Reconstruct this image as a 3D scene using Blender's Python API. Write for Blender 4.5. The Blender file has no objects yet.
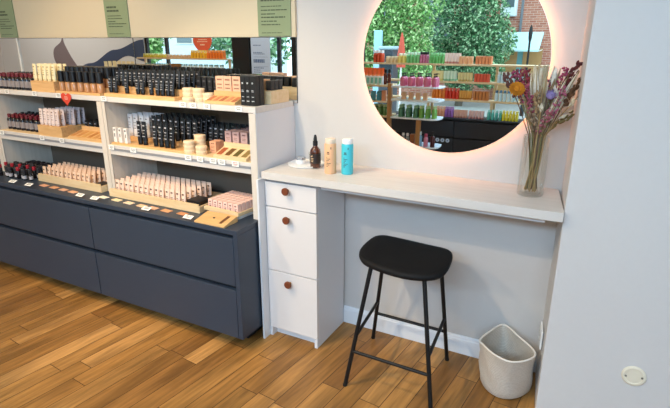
import bpy, math, random
from mathutils import Vector, Matrix
random.seed(7)
R_ = math.radians
SC = bpy.context.scene
COL = SC.collection

# ------------------------------------------------------------------ camera, world, lights, exposure
def set_camera():
    f, yaw, pitch, roll = 504.6, 0.4809, 0.3076, 0.0031
    F = Vector((-math.sin(yaw)*math.cos(pitch), math.cos(yaw)*math.cos(pitch), -math.sin(pitch)))
    r0 = Vector((math.cos(yaw), math.sin(yaw), 0)); u0 = r0.cross(F)
    c, s = math.cos(roll), math.sin(roll)
    r = c*r0 + s*u0; u = -s*r0 + c*u0
    cd = bpy.data.cameras.new('camera'); cam = bpy.data.objects.new('camera', cd); COL.objects.link(cam)
    cd.sensor_fit = 'HORIZONTAL'; cd.sensor_width = 36.0; cd.lens = f/670*36.0
    cd.clip_start = 0.02; cd.clip_end = 200
    M = Matrix((r, u, -F)).transposed().to_4x4(); M.translation = Vector((.1089, -2.2457, 1.4814))
    cam.matrix_world = M
    SC.camera = cam
set_camera()

SC.view_settings.view_transform = 'Standard'
SC.view_settings.look = 'None'
SC.view_settings.exposure = 0.22
SC.view_settings.gamma = 1.0
SC.view_settings.use_curve_mapping = False

w = bpy.data.worlds.new('sky'); SC.world = w; w.use_nodes = True
bg = w.node_tree.nodes['Background']
bg.inputs['Color'].default_value = (0.74, 0.88, 1.0, 1); bg.inputs['Strength'].default_value = 3.4

def area(name, loc, rot, sx, sy, power, color):
    l = bpy.data.lights.new(name, 'AREA'); l.shape = 'RECTANGLE'; l.size = sx; l.size_y = sy
    l.energy = power; l.color = color
    o = bpy.data.objects.new(name, l); COL.objects.link(o); o.location = loc; o.rotation_euler = rot
    return o
def spot(name, loc, aim, power, color, angle=95, rad=.02, blend=.6):
    l = bpy.data.lights.new(name, 'SPOT'); l.energy = power; l.color = color
    l.spot_size = R_(angle); l.spot_blend = blend; l.shadow_soft_size = rad
    o = bpy.data.objects.new(name, l); COL.objects.link(o); o.location = loc
    o.rotation_euler = (Vector(aim)-Vector(loc)).to_track_quat('-Z', 'Y').to_euler()
    return o
WARM = (1.0, .79, .52); GOLD = (1.0, .70, .38); NEUT = (1.0, .93, .84); COOL = (.44, .71, 1.0)
area('ceiling_fill_light', (-1.2, -2.0, 2.70), (0, 0, 0), 4.2, 2.4, 6, WARM)  # added fill light standing in for ceiling bounce, no real fitting
area('ceiling_fill_light', (-5.2, -2.0, 2.70), (0, 0, 0), 3.6, 2.4, 12, GOLD)  # added fill over the left part of the room
area('daylight_from_shop_window', (-.2, -4.05, 2.44), (R_(62), 0, 0), 3.2, .4, 92, COOL)
area('ceiling_fill_light', (-8.6, -2.6, 2.70), (0, 0, 0), 2.4, 2.0, 46, NEUT)  # added fill to brighten the wave decal wall
spot('track_and_fill_spot', (-1.65, -1.50, 2.62), (-1.55, -.35, .6), 84, WARM, 66)
spot('track_and_fill_spot', (-1.60, -2.40, 2.62), (-.9, -.1, .35), 56, WARM, 66)
spot('track_and_fill_spot', (-2.75, -1.50, 2.62), (-2.6, -.3, .75), 58, GOLD, 72)
spot('track_and_fill_spot', (-3.60, -1.10, 2.62), (-3.3, 0, 1.3), 20, GOLD)
spot('track_and_fill_spot', (-2.70, -2.40, 2.62), (-2.2, -.8, 0), 62, WARM)
spot('track_and_fill_spot', (-1.30, -2.70, 2.62), (-1.3, -3.9, 1.0), 26, NEUT)  # added fill spot to brighten the window shelves
spot('track_and_fill_spot', (-4.60, -2.70, 2.62), (-4.7, -4.1, 1.3), 60, NEUT)  # added fill spot to brighten the poster and door
spot('track_and_fill_spot', (-.20, -2.60, 2.62), (.3, -.3, .3), 12, WARM)

# ------------------------------------------------------------------ materials
def lin(h):
    h = h.lstrip('#'); v = [int(h[i:i+2], 16)/255 for i in (0, 2, 4)]
    return tuple((c/12.92 if c <= .04045 else ((c+.055)/1.055)**2.4) for c in v) + (1,)
MATS = {}
def mat(name, col, rough=.5, metal=0., spec=.5, var=.06, scale=30., bump=0., emis=None, estr=0, coat=0.):
    if name in MATS: return MATS[name]
    m = bpy.data.materials.new(name); m.use_nodes = True; nt = m.node_tree; N = nt.nodes; L = nt.links
    p = N['Principled BSDF']; c = lin(col)
    p.inputs['Roughness'].default_value = rough; p.inputs['Metallic'].default_value = metal
    p.inputs['Specular IOR Level'].default_value = spec; p.inputs['Coat Weight'].default_value = coat
    tc = N.new('ShaderNodeTexCoord'); nz = N.new('ShaderNodeTexNoise'); nz.inputs['Scale'].default_value = scale
    nz.inputs['Detail'].default_value = 3; L.new(tc.outputs['Object'], nz.inputs['Vector'])
    mx = N.new('ShaderNodeMix'); mx.data_type = 'RGBA'
    mx.inputs[6].default_value = tuple(x*(1-var) for x in c[:3])+(1,); mx.inputs[7].default_value = tuple(min(1, x*(1+var)) for x in c[:3])+(1,)
    L.new(nz.outputs['Fac'], mx.inputs[0]); L.new(mx.outputs[2], p.inputs['Base Color'])
    if bump:
        b = N.new('ShaderNodeBump'); b.inputs['Strength'].default_value = bump; b.inputs['Distance'].default_value = .004
        L.new(nz.outputs['Fac'], b.inputs['Height']); L.new(b.outputs['Normal'], p.inputs['Normal'])
    if emis:
        p.inputs['Emission Color'].default_value = lin(emis); p.inputs['Emission Strength'].default_value = estr
    MATS[name] = m; return m
def wood(name, c1, c2, rough=.5, axis=0, sc=6., stretch=14.):
    if name in MATS: return MATS[name]
    m = bpy.data.materials.new(name); m.use_nodes = True; nt = m.node_tree; N = nt.nodes; L = nt.links
    p = N['Principled BSDF']; p.inputs['Roughness'].default_value = rough
    tc = N.new('ShaderNodeTexCoord'); mp = N.new('ShaderNodeMapping')
    s = [sc*stretch]*3; s[axis] = sc; mp.inputs['Scale'].default_value = s
    nz = N.new('ShaderNodeTexNoise'); nz.inputs['Scale'].default_value = 1; nz.inputs['Detail'].default_value = 4
    L.new(tc.outputs['Object'], mp.inputs['Vector']); L.new(mp.outputs['Vector'], nz.inputs['Vector'])
    mx = N.new('ShaderNodeMix'); mx.data_type = 'RGBA'; mx.inputs[6].default_value = lin(c1); mx.inputs[7].default_value = lin(c2)
    mr = N.new('ShaderNodeMapRange'); mr.inputs[1].default_value = .3; mr.inputs[2].default_value = .7
    L.new(nz.outputs['Fac'], mr.inputs[0]); L.new(mr.outputs[0], mx.inputs[0]); L.new(mx.outputs[2], p.inputs['Base Color'])
    MATS[name] = m; return m
def floor_mat():
    m = bpy.data.materials.new('oak_floor'); m.use_nodes = True; nt = m.node_tree; N = nt.nodes; L = nt.links
    p = N['Principled BSDF']
    tc = N.new('ShaderNodeTexCoord'); mp = N.new('ShaderNodeMapping'); mp.inputs['Rotation'].default_value = (0, 0, R_(-84))
    L.new(tc.outputs['Object'], mp.inputs['Vector'])
    def brick(w_, off, sq):
        b = N.new('ShaderNodeTexBrick'); b.inputs['Scale'].default_value = 1; b.inputs['Brick Width'].default_value = w_
        b.inputs['Row Height'].default_value = .098; b.inputs['Mortar Size'].default_value = .0018; b.inputs['Mortar Smooth'].default_value = .3
        b.offset = off; b.offset_frequency = 2; b.squash = sq; b.squash_frequency = 3; b.inputs['Bias'].default_value = 0
        b.inputs['Color1'].default_value = (0, 0, 0, 1); b.inputs['Color2'].default_value = (1, 1, 1, 1); b.inputs['Mortar'].default_value = (.5, .5, .5, 1)
        L.new(mp.outputs['Vector'], b.inputs['Vector']); return b
    b = brick(.62, .37, 1.35)
    ramp = N.new('ShaderNodeValToRGB'); e = ramp.color_ramp.elements
    e[0].position = 0; e[0].color = lin('8a5e30'); e[1].position = 1; e[1].color = lin('b88850')
    for pos, c in ((.3, '986a36'), (.55, 'a2733c'), (.85, 'aa7a42')):
        x = e.new(pos); x.color = lin(c)
    L.new(b.outputs['Color'], ramp.inputs[0])
    # the grain, shifted per board
    ad = N.new('ShaderNodeVectorMath'); ad.operation = 'MULTIPLY_ADD'
    L.new(b.outputs['Color'], ad.inputs[0]); ad.inputs[1].default_value = (7, 5, 3); L.new(mp.outputs['Vector'], ad.inputs[2])
    mp2 = N.new('ShaderNodeMapping'); mp2.inputs['Scale'].default_value = (5, 60, 1); L.new(ad.outputs[0], mp2.inputs['Vector'])
    nz = N.new('ShaderNodeTexNoise'); nz.inputs['Scale'].default_value = 1; nz.inputs['Detail'].default_value = 5; nz.inputs['Distortion'].default_value = .6
    L.new(mp2.outputs['Vector'], nz.inputs['Vector'])
    mp3 = N.new('ShaderNodeMapping'); mp3.inputs['Scale'].default_value = (2.2, 11, 1); L.new(ad.outputs[0], mp3.inputs['Vector'])
    n2 = N.new('ShaderNodeTexNoise'); n2.inputs['Scale'].default_value = 1; n2.inputs['Detail'].default_value = 2
    L.new(mp3.outputs['Vector'], n2.inputs['Vector'])
    r1 = N.new('ShaderNodeMapRange'); r1.inputs[1].default_value = .3; r1.inputs[2].default_value = .7; r1.inputs[3].default_value = .72; r1.inputs[4].default_value = 1.22
    L.new(nz.outputs['Fac'], r1.inputs[0])
    r2 = N.new('ShaderNodeMapRange'); r2.inputs[1].default_value = .3; r2.inputs[2].default_value = .7; r2.inputs[3].default_value = .64; r2.inputs[4].default_value = 1.22
    L.new(n2.outputs['Fac'], r2.inputs[0])
    ml = N.new('ShaderNodeMath'); ml.operation = 'MULTIPLY'; L.new(r1.outputs[0], ml.inputs[0]); L.new(r2.outputs[0], ml.inputs[1])
    vm = N.new('ShaderNodeVectorMath'); vm.operation = 'SCALE'; L.new(ramp.outputs[0], vm.inputs[0]); L.new(ml.outputs[0], vm.inputs['Scale'])
    mx = N.new('ShaderNodeMix'); mx.data_type = 'RGBA'; L.new(b.outputs['Fac'], mx.inputs[0]); L.new(vm.outputs[0], mx.inputs[6]); mx.inputs[7].default_value = lin('3a2210')
    L.new(mx.outputs[2], p.inputs['Base Color'])
    p.inputs['Roughness'].default_value = .42; p.inputs['Specular IOR Level'].default_value = .35
    bp_ = N.new('ShaderNodeBump'); bp_.inputs['Strength'].default_value = .12; bp_.inputs['Distance'].default_value = .002
    L.new(nz.outputs['Fac'], bp_.inputs['Height']); L.new(bp_.outputs['Normal'], p.inputs['Normal'])
    return m
def brick_mat():
    m = bpy.data.materials.new('street_brick'); m.use_nodes = True; nt = m.node_tree; N = nt.nodes; L = nt.links
    p = N['Principled BSDF']; p.inputs['Roughness'].default_value = .85
    tc = N.new('ShaderNodeTexCoord'); mp = N.new('ShaderNodeMapping'); mp.inputs['Rotation'].default_value = (R_(90), 0, 0)
    L.new(tc.outputs['Object'], mp.inputs['Vector'])
    b = N.new('ShaderNodeTexBrick'); b.inputs['Scale'].default_value = 1; b.inputs['Brick Width'].default_value = .24; b.inputs['Row Height'].default_value = .08
    b.inputs['Mortar Size'].default_value = .008; b.inputs['Color1'].default_value = lin('a4604e'); b.inputs['Color2'].default_value = lin('bd7c66'); b.inputs['Mortar'].default_value = lin('c4a898')
    L.new(mp.outputs['Vector'], b.inputs['Vector']); L.new(b.outputs['Color'], p.inputs['Base Color'])
    return m
def glass_mat(name, tint, refl=.12):
    m = bpy.data.materials.new(name); m.use_nodes = True; nt = m.node_tree; N = nt.nodes; L = nt.links
    N.remove(N['Principled BSDF']); out = N['Material Output']
    t = N.new('ShaderNodeBsdfTransparent'); t.inputs['Color'].default_value = lin(tint)
    g = N.new('ShaderNodeBsdfGlossy'); g.inputs['Roughness'].default_value = .03
    lw = N.new('ShaderNodeLayerWeight'); lw.inputs['Blend'].default_value = refl
    sc = N.new('ShaderNodeMath'); sc.operation = 'MULTIPLY'; sc.inputs[1].default_value = .35; L.new(lw.outputs['Fresnel'], sc.inputs[0])
    mx = N.new('ShaderNodeMixShader'); L.new(sc.outputs[0], mx.inputs[0]); L.new(t.outputs[0], mx.inputs[1]); L.new(g.outputs[0], mx.inputs[2])
    L.new(mx.outputs[0], out.inputs['Surface']); return m
def mirror_mat():
    m = bpy.data.materials.new('mirror_silver'); m.use_nodes = True; p = m.node_tree.nodes['Principled BSDF']
    p.inputs['Metallic'].default_value = 1; p.inputs['Roughness'].default_value = .0; p.inputs['Base Color'].default_value = (.92, .95, .95, 1)
    return m
def weave_mat(name, c1, c2):
    m = bpy.data.materials.new(name); m.use_nodes = True; nt = m.node_tree; N = nt.nodes; L = nt.links
    p = N['Principled BSDF']; p.inputs['Roughness'].default_value = .9; p.inputs['Specular IOR Level'].default_value = .2
    tc = N.new('ShaderNodeTexCoord')
    wv = N.new('ShaderNodeTexWave'); wv.bands_direction = 'Z'; wv.inputs['Scale'].default_value = 38; wv.inputs['Distortion'].default_value = 1.5; wv.inputs['Detail'].default_value = 2
    nz = N.new('ShaderNodeTexNoise'); nz.inputs['Scale'].default_value = 160
    L.new(tc.outputs['Object'], wv.inputs['Vector']); L.new(tc.outputs['Object'], nz.inputs['Vector'])
    ad = N.new('ShaderNodeMath'); ad.operation = 'ADD'; L.new(wv.outputs['Fac'], ad.inputs[0]); L.new(nz.outputs['Fac'], ad.inputs[1])
    mr = N.new('ShaderNodeMapRange'); mr.inputs[1].default_value = .4; mr.inputs[2].default_value = 1.5; L.new(ad.outputs[0], mr.inputs[0])
    mx = N.new('ShaderNodeMix'); mx.data_type = 'RGBA'; mx.inputs[6].default_value = lin(c1); mx.inputs[7].default_value = lin(c2)
    L.new(mr.outputs[0], mx.inputs[0]); L.new(mx.outputs[2], p.inputs['Base Color'])
    b = N.new('ShaderNodeBump'); b.inputs['Strength'].default_value = .5; b.inputs['Distance'].default_value = .003
    L.new(ad.outputs[0], b.inputs['Height']); L.new(b.outputs['Normal'], p.inputs['Normal'])
    return m

WALL = mat('painted_wall', 'd2cecb', .75, var=.015, scale=60, bump=.05)
WALLW = mat('panel_warm_light_tint', 'cbbda2', .6, var=.01)  # white paint with the warm lamp light tinted into its colour
CEIL = mat('painted_ceiling', 'eeeeea', .9, var=.01)
SKIRT = mat('painted_skirting', 'e4e6ea', .5, var=.01)
LAM = wood('pale_laminate', 'd2cbc4', 'dad4cd', .45, 0, 4, 10)
LAMV = wood('pale_laminate_upright', 'd0c5b7', 'dacfc2', .5, 2, 4, 10)
WHITE_LAM = mat('white_lacquer', 'dddde0', .45, var=.01)
DRAWER = mat('drawer_lacquer', 'e2dcd9', .4, var=.01)
OAKSH = wood('pale_oak', 'd9b98a', 'e6cda4', .5, 0, 5, 14)
BEECH = wood('display_beech', 'cf9f66', 'e0b47c', .5, 0, 8, 10)
PLY = wood('birch_plywood', 'dcbd8e', 'e6caa0', .5, 0, 8, 8)
NAVY = mat('navy_lacquer', '2e3a4a', .42, var=.03, scale=12)
NAVYDK = mat('dark_recess', '14161b', .7)
BACKP = mat('grey_back_panel', '6e6255', .7, var=.03)
BLACKM = mat('black_steel', '0b0b0c', .5, spec=.4, var=.02)
SEATM = mat('black_seat', '0b0b0d', .7, spec=.3, var=.05, scale=90, bump=.08)
BROWNL = mat('tan_leather_knob', '74391c', .5, var=.1, scale=60)
WHITE = mat('white_plastic', 'f0efec', .35, var=.01)
PAPER = mat('white_paper', 'f2f0ea', .8, var=.01)
INK = mat('black_ink', '1a1a1a', .8)
MIRROR = mirror_mat()
FRAMEBK = mat('black_frame', '0f1012', .4)

# ------------------------------------------------------------------ mesh building
class MB:
    def __init__(s): s.v = []; s.f = []
    def add(s, vs, fs):
        b = len(s.v); s.v += [tuple(v) for v in vs]; s.f += [tuple(i+b for i in f) for f in fs]; return s
    def box(s, x0, x1, y0, y1, z0, z1):
        return s.add([(x0,y0,z0),(x1,y0,z0),(x1,y1,z0),(x0,y1,z0),(x0,y0,z1),(x1,y0,z1),(x1,y1,z1),(x0,y1,z1)],
                     [(0,3,2,1),(4,5,6,7),(0,1,5,4),(1,2,6,5),(2,3,7,6),(3,0,4,7)])
    def loft(s, rings, cap0=True, cap1=True, closed=True):
        n = len(rings[0]); vs = [p for r in rings for p in r]; fs = []
        for k in range(len(rings)-1):
            for i in range(n if closed else n-1):
                j = (i+1) % n; fs.append((k*n+i, k*n+j, (k+1)*n+j, (k+1)*n+i))
        if cap0: fs.append(tuple(reversed(range(n))))
        if cap1: fs.append(tuple(range((len(rings)-1)*n, len(rings)*n)))
        return s.add(vs, fs)
    def lathe(s, prof, n=16, c=(0,0,0), sx=1, sy=1, axis='z', cap0=True, cap1=True):
        rings = []
        for r, h in prof:
            ring = []
            for i in range(n):
                a = 2*math.pi*i/n; u, v = r*math.cos(a)*sx, r*math.sin(a)*sy
                ring.append((c[0]+u, c[1]+v, c[2]+h) if axis == 'z' else (c[0]+u, c[1]-h, c[2]+v) if axis == 'y' else (c[0]+h, c[1]+u, c[2]+v))
            rings.append(ring)
        return s.loft(rings, cap0, cap1)
    def tube(s, pts, r, n=8, r1=None):
        P = [Vector(p) for p in pts]; rings = []; up = None
        for k, p in enumerate(P):
            t = (P[min(k+1, len(P)-1)]-P[max(k-1, 0)]).normalized()
            if up is None: up = Vector((0,0,1)) if abs(t.z) < .9 else Vector((1,0,0))
            a = t.cross(up).normalized(); b = t.cross(a).normalized()
            rr = r if r1 is None else r+(r1-r)*k/max(1, len(P)-1)
            rings.append([tuple(p+a*rr*math.cos(2*math.pi*i/n)+b*rr*math.sin(2*math.pi*i/n)) for i in range(n)])
        return s.loft(rings)
    def prism(s, poly, z0, z1):
        return s.loft([[(x, y, z0) for x, y in poly], [(x, y, z1) for x, y in poly]])
    def prism_y(s, poly, y0, y1):
        return s.loft([[(x, y0, z) for x, z in poly], [(x, y1, z) for x, z in poly]])
    def prism_x(s, poly, x0, x1):
        return s.loft([[(x0, y, z) for y, z in poly], [(x1, y, z) for y, z in poly]])
    def build(s, name, m, parent=None, bevel=0., smooth=0., loc=None, seg=2):
        me = bpy.data.meshes.new(name); me.from_pydata(s.v, [], s.f)
        import bmesh
        bm = bmesh.new(); bm.from_mesh(me); bmesh.ops.recalc_face_normals(bm, faces=bm.faces); bm.to_mesh(me); bm.free()
        me.materials.append(m)
        if smooth: me.shade_smooth(); me.set_sharp_from_angle(angle=R_(smooth))
        o = bpy.data.objects.new(name, me); COL.objects.link(o)
        if parent: o.parent = parent
        if loc: o.location = loc
        if bevel:
            b = o.modifiers.new('bevel', 'BEVEL'); b.width = bevel; b.segments = seg; b.limit_method = 'ANGLE'
        return o
def tag(o, label, cat, group=None, kind=None):
    if label: o['label'] = label
    if cat: o['category'] = cat
    if group: o['group'] = group
    if kind: o['kind'] = kind
    return o
def thing(name, label, cat, loc=(0,0,0), rz=0, group=None):
    o = bpy.data.objects.new(name, None); COL.objects.link(o); o.location = loc; o.rotation_euler = (0,0,rz); o.empty_display_size = .05
    return tag(o, label, cat, group)
def struct(mb, name, m, parent=None, **k):
    o = mb.build(name, m, parent, **k); o['kind'] = 'structure'; return o
KIDS = {}
def kids(o):
    return [c for c in bpy.data.objects if c.parent == o]
def copy_tree(src, parent=None):
    c = src.copy(); COL.objects.link(c)
    if parent: c.parent = parent
    if src.name not in KIDS: KIDS[src.name] = kids(src)
    for ch in KIDS[src.name]: copy_tree(ch, c)
    return c
def sup(a, b, n, e=2.5, rot=0, cx=0, cy=0):
    out = []
    for i in range(n):
        t = 2*math.pi*i/n; c, s = math.cos(t), math.sin(t)
        x = a*abs(c)**(2/e)*(1 if c >= 0 else -1); y = b*abs(s)**(2/e)*(1 if s >= 0 else -1)
        out.append((cx+x*math.cos(rot)-y*math.sin(rot), cy+x*math.sin(rot)+y*math.cos(rot)))
    return out
ORD = ['first','second','third','fourth','fifth','sixth','seventh','eighth','ninth','tenth','eleventh','twelfth','thirteenth','fourteenth','fifteenth','sixteenth','seventeenth','eighteenth','nineteenth','twentieth']

# ------------------------------------------------------------------ room shell
RX, LX, OY, CZ = 1.5, -11.0, -4.20, 2.75
struct(MB().box(LX-.1, RX+.1, OY-.1, .1, -.08, 0), 'floor', floor_mat())
struct(MB().box(LX-.1, RX+.1, OY-.1, .1, CZ, CZ+.1), 'ceiling', CEIL)
struct(MB().box(LX-.1, .06, 0, .1, 0, CZ), 'wall_back', mat('niche_wall_dimmed', 'cac5c0', .75, var=.015, scale=60, bump=.05))  # same white paint as the pier, dimmer light put into the colour
# the projecting pier to the right of the vanity niche, with its splayed reveal
struct(MB().prism([(0, .1), (.043, -.305), (RX, -.305), (RX, .1)], 0, CZ), 'wall_right_pier', WALL, bevel=.004)
struct(MB().box(RX, RX+.1, OY-.1, -.305, 0, CZ), 'wall_right', WALL)
struct(MB().box(LX-.1, LX, OY-.1, 0, 0, CZ), 'wall_left', WALL)
# skirting inside the niche
struct(MB().prism_x([(0, 0), (-.014, 0), (-.014, .078), (-.011, .083), (-.011, .09), (-.006, .097), (0, .097)], -1.0, 0), 'baseboard_back', SKIRT)
# header panel over the long mirror
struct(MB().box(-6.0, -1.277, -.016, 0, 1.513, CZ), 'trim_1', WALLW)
# opposite wall: solid on the left with the wave decal, glazed on the right
W2 = mat('decal_white_wall', 'e4e6e8', .7, var=.01)
struct(MB().box(LX, -6.90, OY-.1, OY, 0, CZ), 'wall_front', W2)
struct(MB().box(-6.90, RX, OY-.1, OY, 2.45, CZ), 'wall_front_lintel', FRAMEBK)
struct(MB().box(-6.90, RX, OY-.1, OY, 0, .12), 'wall_front_sill', FRAMEBK)
def wave(name, top, bot, m):
    n = len(top); mb = MB(); vs = []; fs = []
    for y in (OY+.001, OY+.005):
        vs += [(x, y, z) for x, z in top]+[(x, y, z) for x, z in bot]
    for i in range(n-1):
        fs += [(i, i+1, n+i+1, n+i), (2*n+i, 3*n+i, 3*n+i+1, 2*n+i+1), (i, 2*n+i, 2*n+i+1, i+1), (n+i, n+i+1, 3*n+i+1, 3*n+i)]
    fs += [(0, n, 3*n, 2*n), (n-1, 3*n-1, 4*n-1, 2*n-1)]
    mb.add(vs, fs); o = mb.build(name, m); return o
def cat2(P, n=6):
    out = []; m = len(P)
    for k in range(m-1):
        p = [P[max(0, min(m-1, k+j))] for j in (-1, 0, 1, 2)]
        for i in range(n):
            t = i/n; out.append(tuple(.5*(2*p[1][d]+(p[2][d]-p[0][d])*t+(2*p[0][d]-5*p[1][d]+4*p[2][d]-p[3][d])*t*t+(3*p[1][d]-p[0][d]-3*p[2][d]+p[3][d])*t**3) for d in range(2)))
    return out+[tuple(P[-1])]
def spl(pts, n=40):
    out = []
    for i in range(n+1):
        t = i/n*(len(pts)-1); k = min(int(t), len(pts)-2); u = t-k; u2 = u*u*(3-2*u)
        out.append((pts[k][0]+(pts[k+1][0]-pts[k][0])*u, pts[k][1]+(pts[k+1][1]-pts[k][1])*u2))
    return out
tp = spl([(-8.95, .95), (-8.30, 1.13), (-7.62, 1.37), (-6.90, 1.54)]); bt = spl([(-8.95, .60), (-8.0, 1.02), (-7.30, 1.27), (-6.90, 1.18)])
tag(wave('wave_decal', tp, bt, mat('decal_navy', '3c4c6c', .6)), 'navy blue wave band on white wall seen in the long mirror', 'wall decal')
tp = spl([(-9.15, 1.56), (-9.0, 1.50), (-8.85, 1.50)], 20); 
tp = [(-8.98, 1.62), (-8.98, 1.5), (-8.90, 1.35), (-8.80, 1.2), (-8.66, 1.05), (-8.50, .95)]
lft = [(-9.0, 1.62), (-9.06, 1.5), (-9.28, 1.38), (-9.33, 1.22), (-9.25, 1.05), (-9.1, .95)]
tp = cat2(tp); lft = cat2(lft)
mb = MB()
vs = [(x, y, z) for y in (OY+.001, OY+.005) for L_ in (tp, lft) for x, z in L_]; n = len(tp); fs = []
for i in range(n-1):
    fs += [(i, i+1, n+i+1, n+i), (2*n+i, 3*n+i, 3*n+i+1, 2*n+i+1), (i, 2*n+i, 2*n+i+1, i+1), (n+i, n+i+1, 3*n+i+1, 3*n+i)]
mb.add(vs, fs)
tag(mb.build('swoosh_decal', mat('decal_taupe', '83767a', .6)), 'taupe curved swoosh on grey wall seen at left of the long mirror', 'wall decal')
# windows of the shop front
GLASS = glass_mat('window_glass', 'f4fbfa', .06)
def window(name, x0, x1, mull):
    fr = MB()
    fr.box(x0, x0+.05, OY-.07, OY-.02, .12, 2.45).box(x1-.05, x1, OY-.07, OY-.02, .12, 2.45).box(x0, x1, OY-.07, OY-.02, 2.40, 2.45).box(x0, x1, OY-.07, OY-.02, .12, .17)
    for x in mull: fr.box(x-.025, x+.025, OY-.07, OY-.02, .17, 2.40)
    o = struct(fr, name, FRAMEBK)
    struct(MB().box(x0+.05, x1-.05, OY-.05, OY-.042, .17, 2.40), 'window_glass', GLASS, o)
    return o
window('window_1', -6.90, -5.0, [-6.42])
struct(MB().box(-5.0, -4.70, OY-.09, OY+.02, .12, 2.45), 'trim_2', FRAMEBK)
window('door_1', -4.70, -3.10, [-4.20, -3.95, -3.9])
struct(MB().box(-3.10, -2.85, OY-.09, OY+.02, .12, 2.45), 'trim_3', FRAMEBK)
window('window_2', -2.85, RX, [.1])

# ------------------------------------------------------------------ street beyond the windows
random.seed(3)
ST = mat('street_paving', '9a9a98', .9, var=.15, scale=4)
struct(MB().box(-45, 25, -26, OY-.1, -.75, -.65), 'ground_street', ST)
def building(name, label, x0, x1, y0, y1, z1, m, wins):
    t = thing(name, label, 'building', ((x0+x1)/2, y0, -.65))
    cx = (x0+x1)/2
    MB().box(x0-cx, x1-cx, y1-y0, 0, 0, z1+.65).build('facade', m, t)
    for (a, b, c, d) in wins:
        f = MB(); f.box(a-cx-.06, b-cx+.06, 0, .05, c+.59, d+.71); f_ = f.build('window', mat('stone_trim', 'cfc8ba', .8), t)
        MB().box(a-cx, b-cx, .05, .06, c+.65, d+.65).build('pane', mat('street_pane', '5d6c70', .2), f_)
    return t
Bm = brick_mat()
b = building('brick_building', 'red brick building across the street behind the awning', -9.5, 8, -18.4, -24, 9, Bm,
         [(-2.5, -2.0, 3.2, 4.6), (-8.6, -7.6, 1.6, 3.2), (-6.6, -5.6, 1.6, 3.2), (-5.1, -4.3, 1.6, 3.4)])
MB().box(.6, .68, 0, .08, 0, 9.6).build('drainpipe', mat('grey_zinc', '70747a', .5), b, loc=(-2.95+.75-.64, .0, 0))
building('pale_building', 'pale blue white building far down the street in the long mirror', -34, -16.8, -18.5, -24, 9,
         mat('pale_render', 'cfe0ea', .8), [(-22, -21, 1.5, 3), (-20, -19, 1.5, 3)])
t = thing('awning', 'pale blue shop awning under the brick facade in round mirror', 'awning', (-2.87, -18.05, 0))
MB().prism_x([(0, 1.90), (.12, 1.90), (1.0, 1.30), (1.0, 1.24), (.05, 1.80), (0, 1.80)], -.79, .79).build('canvas', mat('awning_canvas', 'bfe0e4', .8), t)
for x in (-.8, .8): MB().tube([(x, .02, 1.3), (x, .96, 1.26)], .015, 6).build('arm', WHITE, t)
t = thing('shop_shutter', 'tan boarded kiosk front under the pale awning', 'kiosk', (-2.87, -18.12, -.65))
MB().box(-.80, -.05, -.1, 0, 0, 2.0).build('board', mat('tan_board', 'b58a58', .8, var=.15, scale=5), t)
MB().box(.15, .80, -.1, 0, 0, 2.0).build('board', mat('tan_board', 'b58a58', .8), t)
MB().box(-.05, .15, -.1, -.02, 0, 2.0).build('door_gap', mat('kiosk_teal', '6fa3a6', .6), t)
t = thing('facade_box', 'white boxed bay hanging on the brick facade', 'bay', (-3.38, -18.4, 2.45))
MB().box(-.26, .26, .005, .45, 0, 1.3).build('body', mat('white_bay', 'dce6e6', .7), t, bevel=.03)
MB().box(-.2, .2, .45, .46, .3, 1.2).build('pane', mat('street_pane', '5d6c70', .2), t)
t = thing('lamp_post', 'black tapered lamp post beside the pale awning', 'lamp post', (-2.08, -14.6, -.65))
MB().lathe([(.06, 0), (.06, .3), (.035, .35), (.03, 2.2), (.05, 2.3), (.06, 2.45), (.04, 2.6), (0.01, 2.68)], 10).build('post', BLACKM, t, smooth=40)
t = thing('street_totem', 'light blue totem post at left of the trees in round mirror', 'post', (-5.55, -11.2, -.65))
MB().box(-.11, .11, -.06, .06, 0, 2.48).build('panel', mat('totem_blue', '9cc4d6', .6), t, bevel=.02)
MB().box(-.15, .15, -.1, .1, 0, .06).build('base', BLACKM, t)
t = thing('street_cabinet', 'dark grey street cabinet with pale top beyond the shelf tops in round mirror', 'street cabinet', (-4.585, -9.6, -.65))
MB().box(-.18, .18, -.2, .2, 0, 2.0).build('body', mat('van_grey', '3a4048', .35), t, bevel=.03)
MB().box(-.2, .2, -.23, .23, 2.0005, 2.08).build('lid', mat('cabinet_top', '9fb4bc', .5), t, bevel=.03)
MB().box(-.14, .14, .2003, .212, 1.2, 1.9).build('door', mat('van_glass', '27343c', .3), t, bevel=.004)
t = thing('closed_parasol', 'closed red parasol standing in front of the trees', 'parasol', (-3.86, -8.5, -.65))
MB().lathe([(.02, 0), (.02, 2.3)], 8).build('pole', WHITE, t)
MB().lathe([(.10, 1.65), (.09, 1.9), (.04, 2.25), (.012, 2.36)], 10).build('canopy', mat('parasol_red', 'c2503c', .8), t, smooth=50)
def leaf_crown(name, parent, blobs, n, size, m):
    vs = []; fs = []
    for i in range(n):
        bx, by, bz, br = blobs[i % len(blobs)]
        while True:
            d = Vector((random.uniform(-1,1), random.uniform(-1,1), random.uniform(-1,1)))
            if .35 < d.length < 1: break
        p = Vector((bx, by, bz))+Vector((d.x*br, d.y*br*.8, d.z*br*1.15))
        a = Vector((random.uniform(-1,1), random.uniform(-1,1), random.uniform(-1,1))).normalized()
        b_ = a.cross(Vector((random.uniform(-1,1), random.uniform(-1,1), random.uniform(-1,1)))).normalized()
        s_ = size*random.uniform(.6, 1.3); k = len(vs)
        vs += [tuple(p-a*s_), tuple(p+b_*s_*.5), tuple(p+a*s_), tuple(p-b_*s_*.5)]; fs.append((k, k+1, k+2, k+3))
    return MB().add(vs, fs).build(name, m, parent)
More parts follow.
